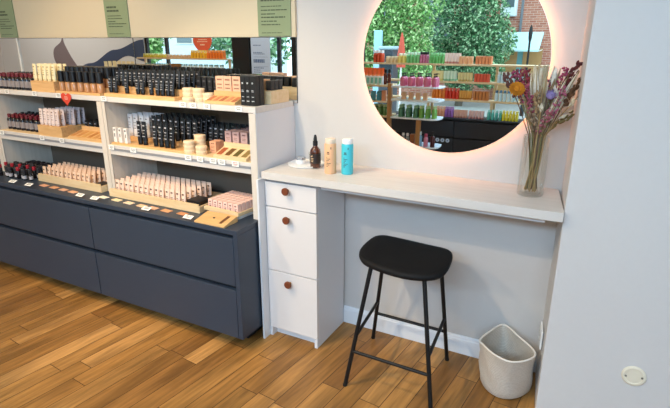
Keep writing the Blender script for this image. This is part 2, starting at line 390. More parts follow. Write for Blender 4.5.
def leafmat(name, a, b, c):
    m = bpy.data.materials.new(name); m.use_nodes = True; nt = m.node_tree; N = nt.nodes; L = nt.links; p = N['Principled BSDF']
    g = N.new('ShaderNodeNewGeometry'); r = N.new('ShaderNodeValToRGB'); e = r.color_ramp.elements
    e[0].color = lin(a); e[1].color = lin(c); x = e.new(.5); x.color = lin(b)
    L.new(g.outputs['Random Per Island'], r.inputs[0]); L.new(r.outputs[0], p.inputs['Base Color']); p.inputs['Roughness'].default_value = .6
    return m
LF1 = leafmat('leaf_bright', '487a3c', '78ac58', 'c8dca0'); LF2 = leafmat('leaf_deep', '2c5a3c', '558c58', 'b8d4a8')
def tree(label, x, y, blobs, n, m, trunk=.14, size=.11):
    t = thing('street_tree', label, 'tree', (x, y, -.65), group='street trees seen in the mirrors')
    MB().tube([(0,0,0), (.04,0,1.2), (0,.02,2.4), (.05,0,4.2)], trunk, 10, trunk*.5).build('trunk', mat('bark', '5a5046', .9, var=.2, scale=14, bump=.5), t, smooth=60)
    leaf_crown('crown', t, blobs, n, size, m)
tree('bright green street tree at the upper left of round mirror', -6.4, -13.4, [(.9,0,2.6,.8), (1.1,0,1.7,.7), (1.2,0,3.6,.9), (0,0,3.0,.9), (.5,0,2.5,.8), (-.7,0,2.8,.8), (.3,0,4.2,1.1), (-.3,0,2.0,.8), (-.6,.2,4.2,.8), (.6,0,1.6,.6), (-.6,0,1.3,.6)], 22000, LF1, .12, .056)
tree('dense dark green street tree at top centre of round mirror', -4.5, -16.3, [(0,0,3.3,1.0), (.6,0,3.0,.9), (-.7,0,2.7,.9), (.2,0,2.2,.8), (.7,0,4.4,1.0), (-.3,0,4.4,1.0), (.6,.1,1.9,.7), (-.8,0,1.6,.7), (0,0,1.2,.7), (1.1,0,2.2,.7), (.9,0,1.3,.6)], 22000, LF2, .14, .062)
tree('bright green street tree framed by the far window in long mirror', -17.6, -14.0, [(0,0,2.6,1.0), (.8,0,3.0,.9), (-.6,0,3.4,1.0), (.3,0,1.9,.6)], 3600, LF1)
tree('green street tree behind the glass shop door in long mirror', -11.6, -13.0, [(0,0,2.6,1.2), (1.1,0,2.5,1.1), (-1.0,0,2.7,1.0), (.3,0,1.7,.7)], 3600, LF2)

# ------------------------------------------------------------------ mirrors and signs on the back wall
def flat_mirror(x0, x1, label):
    t = thing('wall_mirror', label, 'mirror', ((x0+x1)/2, 0, 1.19), group='mirror panels behind the shelves')
    h = (x1-x0)/2
    MB().box(-h, h, -.004, 0, 0, .321).build('backing', FRAMEBK, t)
    MB().box(-h+.0015, h-.0015, -.007, -.004, .001, .320).build('glass', MIRROR, t)
flat_mirror(-2.415, -1.279, 'long mirror panel behind the right shelf top, under the green sign')
flat_mirror(-3.535, -2.42, 'long mirror panel behind the middle shelf top')
flat_mirror(-4.66, -3.56, 'dark mirror panel at the far left edge above the shelf')
tag(MB().box(-3.557, -3.538, -.012, 0, 1.19, 1.512).build('mirror_strip', mat('brushed_strip', 'd8d4cc', .4)), 'thin pale strip between the two left mirror panels', 'trim strip')
GREEN = mat('sage_green_board', '82906e', .6, var=.03)
DKG = mat('sign_lettering', '46523e', .7)
def sign(x, label, lines):
    t = thing('hanging_sign', label, 'sign', (x, -.016, 1.513), group='green signs over the shelves')
    MB().box(-.098, .098, -.006, 0, .003, .62).build('board', GREEN, t, bevel=.001)
    mb = MB(); rnd = random.Random(x)
    for (z, wl, h) in lines:
        u = -.076
        while u < -.076+wl:
            l_ = min(rnd.uniform(.008, .03), -.076+wl-u+.002); mb.box(u, u+l_, -.0072, -.0055, z, z+h); u += l_+.004
    mb.build('lettering', DKG, t)
    return t
LN = [(.165, .08, .010), (.145, .10, .010), (.12, .11, .004), (.105, .12, .004), (.088, .06, .005), (.075, .15, .005), (.060, .12, .005), (.02, .12, .003), (.25, .1, .02), (.3, .12, .02)]
sign(-1.397, 'sage green hanging sign nearest the round mirror', [(.168, .14, .012), (.142, .12, .004), (.124, .15, .005), (.106, .08, .005), (.09, .14, .006), (.072, .09, .005), (.056, .11, .005), (.018, .12, .003), (.25, .1, .02)])
sign(-2.517, 'sage green hanging sign in the middle of the three', LN)
sign(-3.610, 'sage green hanging sign at the left edge', LN)

# round backlit mirror
MC = (-.495, 1.418); MR = .402
t = thing('round_mirror', 'large round backlit mirror above the vanity counter', 'mirror', (MC[0], 0, MC[1]))
MB().lathe([(MR-.05, 0), (MR-.05, .022)], 64, axis='y').build('backing', WHITE, t, smooth=40)
MB().lathe([(MR-.014, .022), (MR-.014, .0335)], 64, axis='y').build('light_strip', mat('led_strip', 'fff0e4', .5, emis='ffae80', estr=6.5), t, smooth=40)
MB().lathe([(MR, .034), (MR, .037)], 96, axis='y').build('rim', mat('mirror_edge', 'e8eef0', .2), t, smooth=40)
MB().lathe([(MR-.001, .037), (MR-.0015, .040)], 96, axis='y').build('glass', MIRROR, t, smooth=40)

# ------------------------------------------------------------------ shelving and cabinets on the left
DS = .338
def shelf_unit(x0, x1, label):
    cx = (x0+x1)/2; h = (x1-x0)/2; Z = .652
    t = thing('shelf_unit', label, 'shelf unit', (cx, 0, Z), group='open shelf units on the dark cabinet')
    for s in (-1, 1):
        a, b_ = (-h, -h+.018) if s < 0 else (h-.018, h)
        MB().box(a, b_, -DS+.001, -.002, 0, 1.1735-Z).build('side_panel', WHITE_LAM if (x1 > -1.4 and s > 0) else LAMV, t, bevel=.0015)
    # front stiles of pale laminate
    for a, b_ in ((-h, -h+.022), (h-.040, h-.001)):
        MB().box(a, b_, -DS-.003, -DS+.0005, 0, 1.172-Z).build('stile', LAMV, t, bevel=.001)
    MB().box(-h+.018, h-.018, -.012, -.003, .0, 1.17-Z).build('back_panel', BACKP, t)
    o = MB().box(-h, h, -DS-.002, -.013, 1.174-Z, 1.201-Z).build('top_shelf', LAM, t, bevel=.0015)
    o = MB().box(-h+.019, h-.019, -DS+.001, -.013, .912-Z, .938-Z).build('middle_shelf', OAKSH, t, bevel=.0015)
    MB().box(-h+.022, h-.040, -DS-.003, -DS, .881-Z, .936-Z).build('front_rail', LAM, t, bevel=.001)
    MB().box(-h+.022, h-.042, -DS-.006, -DS-.003, .906-Z, .918-Z).build('price_rail', mat('grey_rail', '8b8c90', .4), t)
    return t
shelf_unit(-2.342, -1.300, 'open white shelf unit beside the vanity counter')
shelf_unit(-3.386, -2.344, 'open pale shelf unit left of the one by the counter')
shelf_unit(-4.430, -3.388, 'open pale shelf unit at the far left edge')
def base_cabinet(x0, x1, label, end=False):
    cx = (x0+x1)/2; h = (x1-x0)/2
    t = thing('base_cabinet', label, 'cabinet', (cx, 0, 0), group='navy drawer cabinets under the shelves')
    MB().box(-h, h-(.026 if end else 0), -.49, -.01, .074, .627).build('carcass', NAVYDK, t)
    MB().box(-h+.03, h-.06, -.40, -.05, 0, .073).build('plinth', NAVYDK, t)
    hx = h-.028 if end else h-.0015
    for z0, z1 in ((.074, .338), (.362, .608)):
        d = MB().box(-h+.0015, hx, -.516, -.4905, z0, z1).build('drawer', NAVY, t, bevel=.0015)
    if end: MB().box(h-.0255, h, -.516, -.01, .074, .6275).build('end_panel', NAVY, t, bevel=.001)
    return t
base_cabinet(-2.340, -1.306, 'navy two drawer cabinet beside the white vanity drawers', True)
base_cabinet(-3.386, -2.343, 'navy two drawer cabinet left of the joint in the fronts')
base_cabinet(-4.432, -3.389, 'navy two drawer cabinet at the far left edge')
tag(MB().box(-4.432, -1.306, -.518, -.01, .628, .6515).build('worktop', NAVY, bevel=.0015), 'continuous navy worktop on the drawer cabinets carrying product trays', 'worktop')

# vanity: end panel, drawer chest, counter
tag(MB().box(-1.2975, -1.2865, -.362, -.002, 0, .8635).build('end_panel', WHITE_LAM, bevel=.001), 'narrow white panel between navy cabinet and vanity drawers', 'panel')
t = thing('drawer_chest', 'white three drawer chest under the left end of counter', 'drawer chest', (-1.143, 0, 0))
MB().box(-.142, -.126, -.2900, -.018, 0, .864).box(-.142, -.126, -.3124, -.2902, 0, .0495).build('side_panel', WHITE_LAM, t, bevel=.001)
MB().box(.128, .145, -.2900, -.018, 0, .864).box(.128, .145, -.3124, -.2902, 0, .0495).build('side_panel', WHITE_LAM, t, bevel=.001)
MB().box(-.125, .127, -.290, -.018, .05, .862).build('carcass', WHITE_LAM, t)
MB().box(-.125, .127, -.272, -.262, 0, .049).build('plinth', WHITE_LAM, t)
for z0, z1, kz in ((.052, .381, .334), (.386, .721, .674), (.726, .848, .818)):
    d = MB().box(-.1405, .1448, -.3124, -.2905, z0, z1).build('drawer', DRAWER, t, bevel=.0015)
    MB().lathe([(.0175, 0), (.0185, .002), (.0185, .010), (.016, .013)], 24, (-.008, -.3324, kz), axis='y').build('knob', BROWNL, d, smooth=40)
    MB().lathe([(.006, 0), (.006, .022)], 12, (-.008, -.311, kz), axis='y').build('knob_stem', mat('brass', 'a07a3c', .35, 1), d, smooth=40)
t = thing('vanity_counter', 'long pale vanity counter running under the round mirror', 'counter', (-.62, 0, .865))
MB().prism([(-.665, -.001), (-.665, -.335), (.663, -.335), (.663, -.306), (.6615, -.306), (.6175, -.001)], 0, .035).build('top', LAM, t, bevel=.002)
MB().box(-.37, .60, -.28, -.262, -.028, -.001).build('support_rail', WHITE_LAM, t)

# wall sockets / cover plate
t = thing('wall_socket', 'white double socket low on the niche side wall behind basket', 'socket', (.0195, -.15, .245), R_(7.9))
MB().box(-.006, .002, -.048, .048, 0, .085).build('plate', WHITE, t, bevel=.002)
for y in (-.022, .022): MB().lathe([(.015, -.0075), (.015, -.0065)], 16, (0, y, .042), axis='x').build('outlet', mat('socket_inner', 'c8c6c2', .5), t)
t = thing('cover_plate', 'round cream cover plate screwed low on right wall', 'cover plate', (.359, -.305, .301))
MB().lathe([(.041, 0), (.041, .004), (.036, .008), (.030, .008), (.028, .006), (0.001, .006)], 40, axis='y').build('disc', mat('cream_plate', 'e6dcc6', .5), t, smooth=30)
for x in (-.026, .026): MB().lathe([(.004, .008), (.004, .0092)], 10, (x, 0, x*.1), axis='y').build('screw', mat('screw_head', '8a8378', .4, .5), t)

# ------------------------------------------------------------------ bar stool
t = thing('bar_stool', 'black bar stool with four thin metal legs before the counter', 'stool', (0, 0, 0))
def catmull(P, n, closed=True):
    out = []; m = len(P)
    for k in range(m if closed else m-1):
        p = [P[(k+j) % m] if closed else P[max(0, min(m-1, k+j))] for j in (-1, 0, 1, 2)]
        for i in range(n):
            t = i/n; out.append(tuple(.5*(2*p[1][d]+(p[2][d]-p[0][d])*t+(2*p[0][d]-5*p[1][d]+4*p[2][d]-p[3][d])*t*t+(3*p[1][d]-p[0][d]-3*p[2][d]+p[3][d])*t**3) for d in range(2)))
    if not closed: out.append(tuple(P[-1]))
    return out
def seat():
    base = catmull([(-.70,-.102),(-.745,-.110),(-.774,-.145),(-.779,-.22),(-.770,-.31),(-.744,-.380),(-.70,-.428),(-.629,-.456),(-.56,-.471),(-.486,-.475),(-.42,-.457),(-.374,-.420),(-.358,-.36),(-.364,-.27),(-.378,-.19),(-.400,-.145),(-.44,-.127),(-.504,-.119),(-.60,-.108)], 4)
    cx, cy = -.568, -.290
    def ring(k, z): return [(cx+(x-cx)*k, cy+(y-cy)*k, z+.004*((x-cx)*k/.207)**2) for x, y in base]
    prof = [(.60, .568), (.90, .568), (.975, .573), (1.0, .583), (.995, .591), (.96, .598), (.85, .600), (.55, .597), (.2, .595)]
    return MB().loft([ring(k, z) for k, z in prof])
seat().build('seat', SEATM, t, smooth=50)
FEET = {'fl': (-.745, -.505), 'fr': (-.339, -.514), 'bl': (-.787, -.089), 'br': (-.388, -.098)}
TOPS = {'fl': (-.672, -.408), 'fr': (-.434, -.414), 'bl': (-.700, -.185), 'br': (-.432, -.185)}
def legp(k, z):
    a, b_ = FEET[k], TOPS[k]; u = z/.572
    return (a[0]+(b_[0]-a[0])*u, a[1]+(b_[1]-a[1])*u, z)
for k in FEET:
    lg = MB().tube([legp(k, .006), legp(k, .575)], .0095, 12).build('leg', BLACKM, t, smooth=50)
    MB().lathe([(.010, 0), (.0105, .008)], 12, legp(k, 0)).build('foot_cap', mat('rubber', '18181a', .8), lg)
for a, b_, z in (('fl', 'fr', .17), ('bl', 'br', .17), ('fl', 'bl', .245), ('fr', 'br', .245)):
    MB().tube([legp(a, z), legp(b_, z)], .0078, 10).build('stretcher', BLACKM, t, smooth=50)
for a, b_ in (('fl', 'fr'), ('bl', 'br')):
    MB().tube([legp(a, .563), legp(b_, .563)], .007, 8).build('seat_rail', BLACKM, t, smooth=50)

# ------------------------------------------------------------------ woven bin
t = thing('woven_basket', 'cream woven fabric basket on the floor beside the niche wall', 'basket', (0, 0, 0))
def bring(a, cx, cy, z, dz=0., e=2.6, ph=R_(43)):
    n = 48; out = []
    for x, y in sup(a, a, n, e, ph): out.append((cx+x, cy+y, z-dz*.5*max(0, -y/a)**2+dz*.2*math.cos(3*math.atan2(y, x))))
    return out
W_ = weave_mat('woven_cotton', 'c4b8a8', 'e2d9cd'); wall_ = []
RIM = catmull([(-0.22, -0.242), (-0.191, -0.144), (-0.149, -0.064), (-0.076, -0.129), (0.007, -0.224), (-0.0, -0.292), (-0.066, -0.35), (-0.137, -0.333), (-0.199, -0.278)], 8)
RIM = list(reversed(RIM))
def rimring(u, z, inset=0.):
    """blend from the round foot (u=0) to the slouching rim (u=1)"""
    n = len(RIM); out = []; cx, cy = -.105, -.158; rx = sum(p[0] for p in RIM)/n; ry = sum(p[1] for p in RIM)/n
    for i in range(n):
        dx, dy = RIM[i][0]-rx, RIM[i][1]-ry; L = math.hypot(dx, dy); a = math.atan2(dy, dx)
        r0 = .110+.006*math.sin(3*a)+.006*math.sin(math.pi*min(1, max(0, u))); w_ = max(0, min(1, u))**1.3
        r = (r0*(1-w_)+L*w_)-inset + .004*math.sin(5*a+9*u)*math.sin(math.pi*max(0, min(1, u)))
        X, Y = cx+(rx-cx)*w_, cy+(ry-cy)*w_
        out.append((X+r*math.cos(a), Y+r*math.sin(a), z))
    return out
US = [(-.01, .001), (.03, .010), (.15, .04), (.3, .08), (.45, .115), (.6, .15), (.75, .19), (.9, .225), (1.0, .247)]
ou_ = [rimring(u, z, .008 if k == 0 else 0) for k, (u, z) in enumerate(US)]
in_ = [rimring(u, z+(.004 if k == 0 else 0), .012 if k == 0 else .006) for k, (u, z) in enumerate(US)]
MB().loft(ou_+list(reversed(in_)), True, True).build('body', W_, t, smooth=60)
rp = rimring(1.0, .248, .003)
MB().tube(rp+[rp[0], rp[1]], .0045, 8).build('rim', mat('cotton_piping', 'e6dccf', .9), t, smooth=60)

# ------------------------------------------------------------------ things on the counter
CT = .9002
t = thing('oval_tray', 'white oval tray holding a jar and the amber bottle', 'tray', (-1.165, -.118, CT))
MB().lathe([(.080, 0), (.088, .003), (.092, .011), (.089, .011), (.085, .005), (.001, .004)], 40, sx=1.0, sy=1.02).build('dish', WHITE, t, smooth=40)
GL2 = glass_mat('vase_glass', 'fdfefd', .38)
AMB = mat('amber_glass', '4a1f0c', .12, coat=.6, var=.2)
LBL = mat('label_dark', '23150f', .6)
t = thing('amber_bottle', 'amber dropper bottle with black cap standing on white tray', 'bottle', (-1.093, -.150, CT+.0045))
MB().lathe([(.024, 0), (.026, .003), (.026, .078), (.024, .088), (.014, .100), (.010, .106), (.010, .112)], 28).build('body', AMB, t, smooth=40)
c_ = MB().lathe([(.012, .108), (.012, .128), (.010, .130)], 20).build('collar', BLACKM, t, smooth=40)
MB().lathe([(.008, .130), (.009, .138), (.007, .150), (.005, .158), (.001, .160)], 16).build('dropper_bulb', mat('black_rubber', '141414', .6), t, smooth=40)
lb = MB().lathe([(.0263, .022), (.0263, .070)], 28, cap0=False, cap1=False).build('label', LBL, t, smooth=40)
mb = MB()
for k, (u, z, w_) in enumerate([(-.5, .058, .3), (-.9, .054, .25), (-.6, .045, .5), (-.6, .038, .5), (-.6, .031, .4)]):
    for q in range(5):
        a = -math.pi/2+u*.5+q*w_/5; mb.box(.0264*math.cos(a)-.001, .0264*math.cos(a)+.001, .0266*math.sin(a)-.0006, .0266*math.sin(a)+.0006, z, z+.003)
mb.build('print', mat('cream_print', 'd8b894', .7), t)
def lotion(label, x, y, col, capc):
    t = thing('lotion_bottle', label, 'bottle', (x, y, CT)); m = mat('lotion_'+col, col, .4, var=.02)
    MB().lathe([(.026, 0), (.028, .003), (.028, .136), (.026, .142)], 32).build('body', m, t, smooth=40)
    MB().lathe([(.024, .1425), (.0245, .144), (.0245, .160), (.023, .164)], 32).build('cap', mat('cap_'+capc, capc, .4), t, smooth=40)
    mb = MB()
    rows = [(.118, .95, 1.1, .010), (.100, .35, .75, .006), (.094, .30, .8, .004)]+[(.078-.007*i, .25, .25+.75*((i*37 % 10)/10+.2), .003) for i in range(7)]
    for z, a0, a1, h in rows:
        k = max(2, int((a1-a0)/.12))
        for q in range(k):
            a = -math.pi/2-.15+(a0-.3)+(a1-a0)*q/k; a2 = a+(a1-a0)/k*.8
            r0, r1 = .0281, .0284
            mb.add([(r0*math.cos(a), r0*math.sin(a), z), (r0*math.cos(a2), r0*math.sin(a2), z), (r0*math.cos(a2), r0*math.sin(a2), z+h), (r0*math.cos(a), r0*math.sin(a), z+h),
                    (r1*math.cos(a), r1*math.sin(a), z), (r1*math.cos(a2), r1*math.sin(a2), z), (r1*math.cos(a2), r1*math.sin(a2), z+h), (r1*math.cos(a), r1*math.sin(a), z+h)],
                   [(0,1,2,3),(4,5,6,7),(0,1,5,4),(1,2,6,5),(2,3,7,6),(3,0,4,7)])
    mb.build('print', mat('dark_print', '3a2c24', .7), t)
lotion('peach lotion bottle beside the amber bottle on the counter', -.981, -.205, 'f0b98c', 'f0d8c0')
lotion('turquoise lotion bottle on the counter, nearest the round mirror', -.906, -.178, '46c4d2', 'f4f4f2')
t = thing('cosmetic_jar', 'small white lidded jar on the white tray', 'jar', (-1.195, -.120, CT+.0045))
MB().lathe([(.020, 0), (.024, .004), (.024, .020), (.022, .022)], 24).build('body', WHITE, t, smooth=40)
MB().lathe([(.025, .0225), (.025, .033), (.022, .036)], 24).build('lid', mat('silver_lid', 'c9ccd0', .25, .8), t, smooth=40)
t = thing('glass_tumbler', 'small clear glass standing on the white tray behind the jar', 'glass', (-1.150, -.078, CT+.0045))
MB().lathe([(.018, 0), (.021, .055), (.0195, .055), (.0165, .003), (.001, .003)], 24).build('tumbler', GL2, t, smooth=40)

# vase with dried flowers
VX, VY = -.100, -.135
t = thing('glass_vase', 'clear cylindrical glass vase at the right end of counter', 'vase', (VX, VY, CT))
MB().lathe([(.048, 0), (.051, .004), (.0515, .12), (.0495, .240), (.0465, .240), (.0485, .12), (.047, .014), (.001, .012)], 40).build('vessel', GL2, t, smooth=40)
random.seed(11)
STEM = [mat('dry_stem_tan', 'a08458', .9, var=.2), mat('dry_stem_olive', '6e6a44', .9, var=.2), mat('dry_stem_brown', '6a4a34', .9, var=.2)]
def blob(mb, p, r, n=6, ax=None, ln=1.0):
    ax = (ax or Vector((0,0,1))).normalized(); u = ax.orthogonal().normalized(); v = ax.cross(u); rings = []
    for k in range(5):
        a = math.pi*(k+.5)/5; rr = r*math.sin(a); h = -math.cos(a)*r*ln
        rings.append([tuple(p+ax*h+u*rr*math.cos(2*math.pi*i/n)+v*rr*math.sin(2*math.pi*i/n)) for i in range(n)])
    mb.loft(rings)
NF = {}
def flower(kind, label, tip, mi=0):
    tip = Vector(tip)
    base = Vector((VX+random.uniform(-.024, .024), VY+random.uniform(-.024, .024), CT+.016+random.uniform(0, .012)))
    # stays inside the neck of the vase
    k = .235; nx = max(-.032, min(.032, (tip.x-VX)*.26)); ny = max(-.030, min(.030, (tip.y-VY)*.26))
    neck = Vector((VX+nx, VY+ny, CT+.243))
    t = thing('dried_flower', label, 'dried flower', tuple(base)); o = base
    d = (tip-neck); mid = neck+d*.5+Vector((0, 0, .012))
    pts = [Vector((0,0,0)), (neck-o)*.5+Vector(((neck.x-base.x)*.05, 0, 0)), neck-o, mid-o, tip-o]
    MB().tube(pts, .0026, 6, .0014).build('stem', STEM[mi], t, smooth=60)
    T = tip-o; D = (tip-mid).normalized(); u = D.orthogonal().normalized(); v = D.cross(u)
    mb = MB()
    if kind == 'statice':
        for i in range(46):
            h = random.uniform(-.115, .012); a = random.uniform(0, 6.28); r = .016*random.uniform(.2, 1)
            blob(mb, T+D*h+u*r*math.cos(a)+v*r*math.sin(a), random.uniform(.003, .006), 5)
    elif kind == 'daisy':
        D = Vector((.25, -.75, .45)).normalized(); u = D.orthogonal().normalized(); v = D.cross(u)
        for ring, (n, r) in enumerate([(18, .031), (14, .025), (11, .018)]):
            for i in range(n):
                a = 6.28*i/n+ring*.2; e = u*math.cos(a)+v*math.sin(a); s_ = e.cross(D).normalized()*.0055; q = T+D*(.004*ring)
                mb.add([tuple(q+e*.006-s_*.5), tuple(q+e*r*.8-s_+D*.010), tuple(q+e*r+D*.008), tuple(q+e*r*.8+s_+D*.010), tuple(q+e*.006+s_*.5), tuple(q+e*r*.6-D*.002)],
                       [(0,1,2,5), (5,2,3,4), (0,5,4), (0,1,2,3,4)])
        blob(mb, T+D*.006, .013, 10)
    elif kind == 'grass':
        blob(mb, T-D*.03, .0085, 8, D, 4.2)
        for i in range(30):
            h = random.uniform(-.06, .0); a = random.uniform(0, 6.28); e = (u*math.cos(a)+v*math.sin(a))
            p = T+D*h; q = p+e*.013+D*.012; s_ = e.cross(D)*.0012
            mb.add([tuple(p-s_), tuple(p+s_), tuple(q)], [(0,1,2)])
    elif kind == 'thistle':
        blob(mb, T, .017, 12, D, .9)
        for i in range(50):
            a = random.uniform(0, 6.28); e = (u*math.cos(a)+v*math.sin(a))*random.uniform(0,1)+D*random.uniform(.1, 1); e.normalize(); s_ = e.orthogonal().normalized()*.0015
            mb.add([tuple(T+e*.012-s_), tuple(T+e*.012+s_), tuple(T+e*.026)], [(0,1,2)])
    elif kind == 'leaf':
        for i in range(5):
            a = i*2.4; e = (u*math.cos(a)+v*math.sin(a)); p = T-D*(.075-.018*i); q = p+(e*.6+D).normalized()*.042; s_ = e.cross(D).normalized()*.008
            m_ = (p+q)/2+e*.004
            mb.add([tuple(p), tuple(m_-s_), tuple(q), tuple(m_+s_), tuple(m_+e*.002)], [(0,1,4), (1,2,4), (2,3,4), (3,0,4)])
    elif kind == 'blade':
        e = Vector((.95, .3, 0)); n_ = 8; L0 = T-D*.20; vs = []; fs = []
        for i in range(n_+1):
            q_ = i/n_; p = L0+D*(.20*q_)+D.cross(e)*.008*math.sin(3*q_); w2 = .0105*math.sin(math.pi*(.12+.86*q_))+.0008
            vs += [tuple(p-e*w2), tuple(p+D.cross(e).normalized()*.0018), tuple(p+e*w2), tuple(p-D.cross(e).normalized()*.0012)]
        for i in range(n_):
            for j in range(4): fs.append((4*i+j, 4*i+(j+1) % 4, 4*i+4+(j+1) % 4, 4*i+4+j))
        mb.add(vs, fs)
    elif kind == 'seed':
        for i in range(30):
            h = random.uniform(-.09, .01); a = random.uniform(0, 6.28); r = .012*random.uniform(.3, 1)
            blob(mb, T+D*h+u*r*math.cos(a)+v*r*math.sin(a), random.uniform(.0036, .007), 5, D, 1.6)
    return t, mb
def ff(kind, name, label, tip, col, mi=0):
    t, mb = flower(kind, label, tip, mi)
    mb.build(name, mat('petal_'+col, col, .9, var=.25, scale=120), t, smooth=60 if kind in ('daisy', 'thistle') else 0)
Y0 = VY
ff('daisy', 'bloom', 'yellow orange strawflower at the left of the vase bouquet', (-.185, Y0-.07, 1.318), 'bd7612', 1)
ff('statice', 'bloom', 'pink statice spray above the yellow strawflower', (-.205, Y0+.0, 1.372), '94405c', 1)
ff('seed', 'seed_head', 'dark brown bud stalk leaning furthest left in the vase', (-.238, Y0-.02, 1.368), '5a3a34', 2)
ff('statice', 'bloom', 'deep red bud spray left of the tall grasses', (-.178, Y0+.03, 1.375), '8c3340', 1)
ff('statice', 'bloom', 'pink statice spray just right of the yellow strawflower', (-.152, Y0-.04, 1.330), '9c4a5c', 1)
ff('grass', 'plume', 'cream grass plume standing tall left of centre in vase', (-.140, Y0+.02, 1.400), 'cdbfa0', 0)
ff('grass', 'plume', 'pale cream plume beside the leftmost tall plume', (-.118, Y0+.04, 1.392), 'ddd2bc', 0)
ff('grass', 'plume', 'grey tan plume at the bouquet centre', (-.098, Y0+.0, 1.400), 'a79a80', 1)
ff('seed', 'seed_head', 'mottled tan seed head below the centre plumes', (-.112, Y0-.05, 1.300), '9a7c58', 2)
ff('thistle', 'bloom', 'round lilac thistle at the front centre of the bouquet', (-.066, Y0-.04, 1.300), '8878a8', 1)
ff('leaf', 'leaves', 'silver white leaf sprig right of the lilac thistle', (-.050, Y0-.03, 1.310), 'd8d4c8', 0)
ff('statice', 'bloom', 'pink spray directly behind the lilac thistle', (-.080, Y0+.03, 1.350), '98425e', 1)
ff('grass', 'plume', 'white bunny tail plume right of the bouquet centre', (-.062, Y0+.0, 1.395), 'e2dccc', 0)
ff('statice', 'bloom', 'magenta statice spray, tallest pink at right of centre', (-.030, Y0+.0, 1.388), '983a58', 1)
ff('statice', 'bloom', 'rose statice spray low beside the magenta one', (-.022, Y0-.04, 1.320), 'a2566c', 1)
ff('seed', 'seed_head', 'dark red seed cluster at the top right of bouquet', (.010, Y0+.0, 1.410), '5c2624', 2)
ff('seed', 'seed_head', 'brown seed cluster leaning right under the dark red one', (.026, Y0-.02, 1.350), '5f4028', 2)
ff('leaf', 'leaves', 'cream leaf sprig curling out furthest right of the vase', (.060, Y0-.02, 1.345), 'ddd0b8', 0)
ff('leaf', 'leaves', 'white leaf sprig rising at the far upper right', (.040, Y0+.01, 1.400), 'd4c9b4', 0)
ff('leaf', 'leaves', 'bleached leaf sprig low on the right of bouquet', (.010, Y0-.04, 1.270), 'cfc2a6', 0)
ff('seed', 'seed_head', 'olive seed pods drooping low at the right', (.012, Y0+.02, 1.225), '7c6c40', 1)
ff('leaf', 'leaves', 'pale dried leaves low at the left of the stems', (-.150, Y0+.0, 1.270), 'b9a888', 2)
ff('seed', 'seed_head', 'grey brown pods at the front of the stems', (-.128, Y0-.05, 1.240), '8a745c', 2)
ff('leaf', 'leaves', 'cream dried leaves in front of the stems', (-.090, Y0-.06, 1.250), 'd0c4ac', 0)
ff('statice', 'bloom', 'faded rose spray low at the front centre', (-.060, Y0-.06, 1.240), '9c5a62', 2)
ff('leaf', 'leaves', 'greenish dried leaves low right behind the rose sprays', (-.040, Y0+.03, 1.260), '8d8a5c', 1)
for i, (x, y, z, c) in enumerate([(-.150, .02, 1.385, 'd9cdb4'), (-.128, -.02, 1.398, 'e4dac6'), (-.106, .035, 1.405, 'cfc3a8'), (-.088, -.03, 1.388, 'b6a888'), (-.070, .03, 1.404, 'e6dccb'), (-.048, .02, 1.396, 'c9bb9c'), (-.020, -.03, 1.360, 'ddd2bd'), (.004, .01, 1.372, '94805e'), (-.165, -.01, 1.300, '8a7654'), (-.036, -.05, 1.300, 'd5c8b0'), (-.120, .01, 1.340, '6e5a44'), (-.095, -.06, 1.330, '84705a'), (-.078, .00, 1.310, '5e4a3a'), (-.140, -.03, 1.350, 'cabfa8'), (-.060, -.02, 1.360, '7a6450'), (.018, -.03, 1.390, 'd8ccb6'), (-.010, .03, 1.400, '6a4a3a')]):
    ff('blade', 'leaf_blade', ('tall ' if z > 1.38 else 'short ')+('pale' if c > 'c' else 'brown')+f' dried leaf blade, {ORD[i]} listed', (x, Y0+y, z), c, 0)
bl = sorted([o for o in COL.objects if 'leaf blade' in o.get('label', '')], key=lambda o: max(v.co.x for v in kids(o)[1].data.vertices)+o.location.x)
for i, o in enumerate(bl): o['label'] = o['label'].split(',')[0]+f', {ORD[i]} blade from left in the vase'
for i in range(12):
    a = i*2.399; r = .014+.055*(i/12)
    t_, mb = flower('none', ORD[i]+' bare dried stalk from the left among the vase stems', (VX+r*math.cos(a)-.0, VY+r*math.sin(a)*.7, 1.19+.05*math.sin(i*1.7)), i % 3)
    T = [c for c in t_.children]
# order the bare stalks' labels from left to right
st = sorted([o for o in COL.objects if o.get('label', '').endswith('among the vase stems')], key=lambda o: (kids(o)[0].data.vertices[-1].co.x+o.location.x))
for i, o in enumerate(st): o['label'] = ORD[i]+' bare dried stalk from the left among the vase stems'
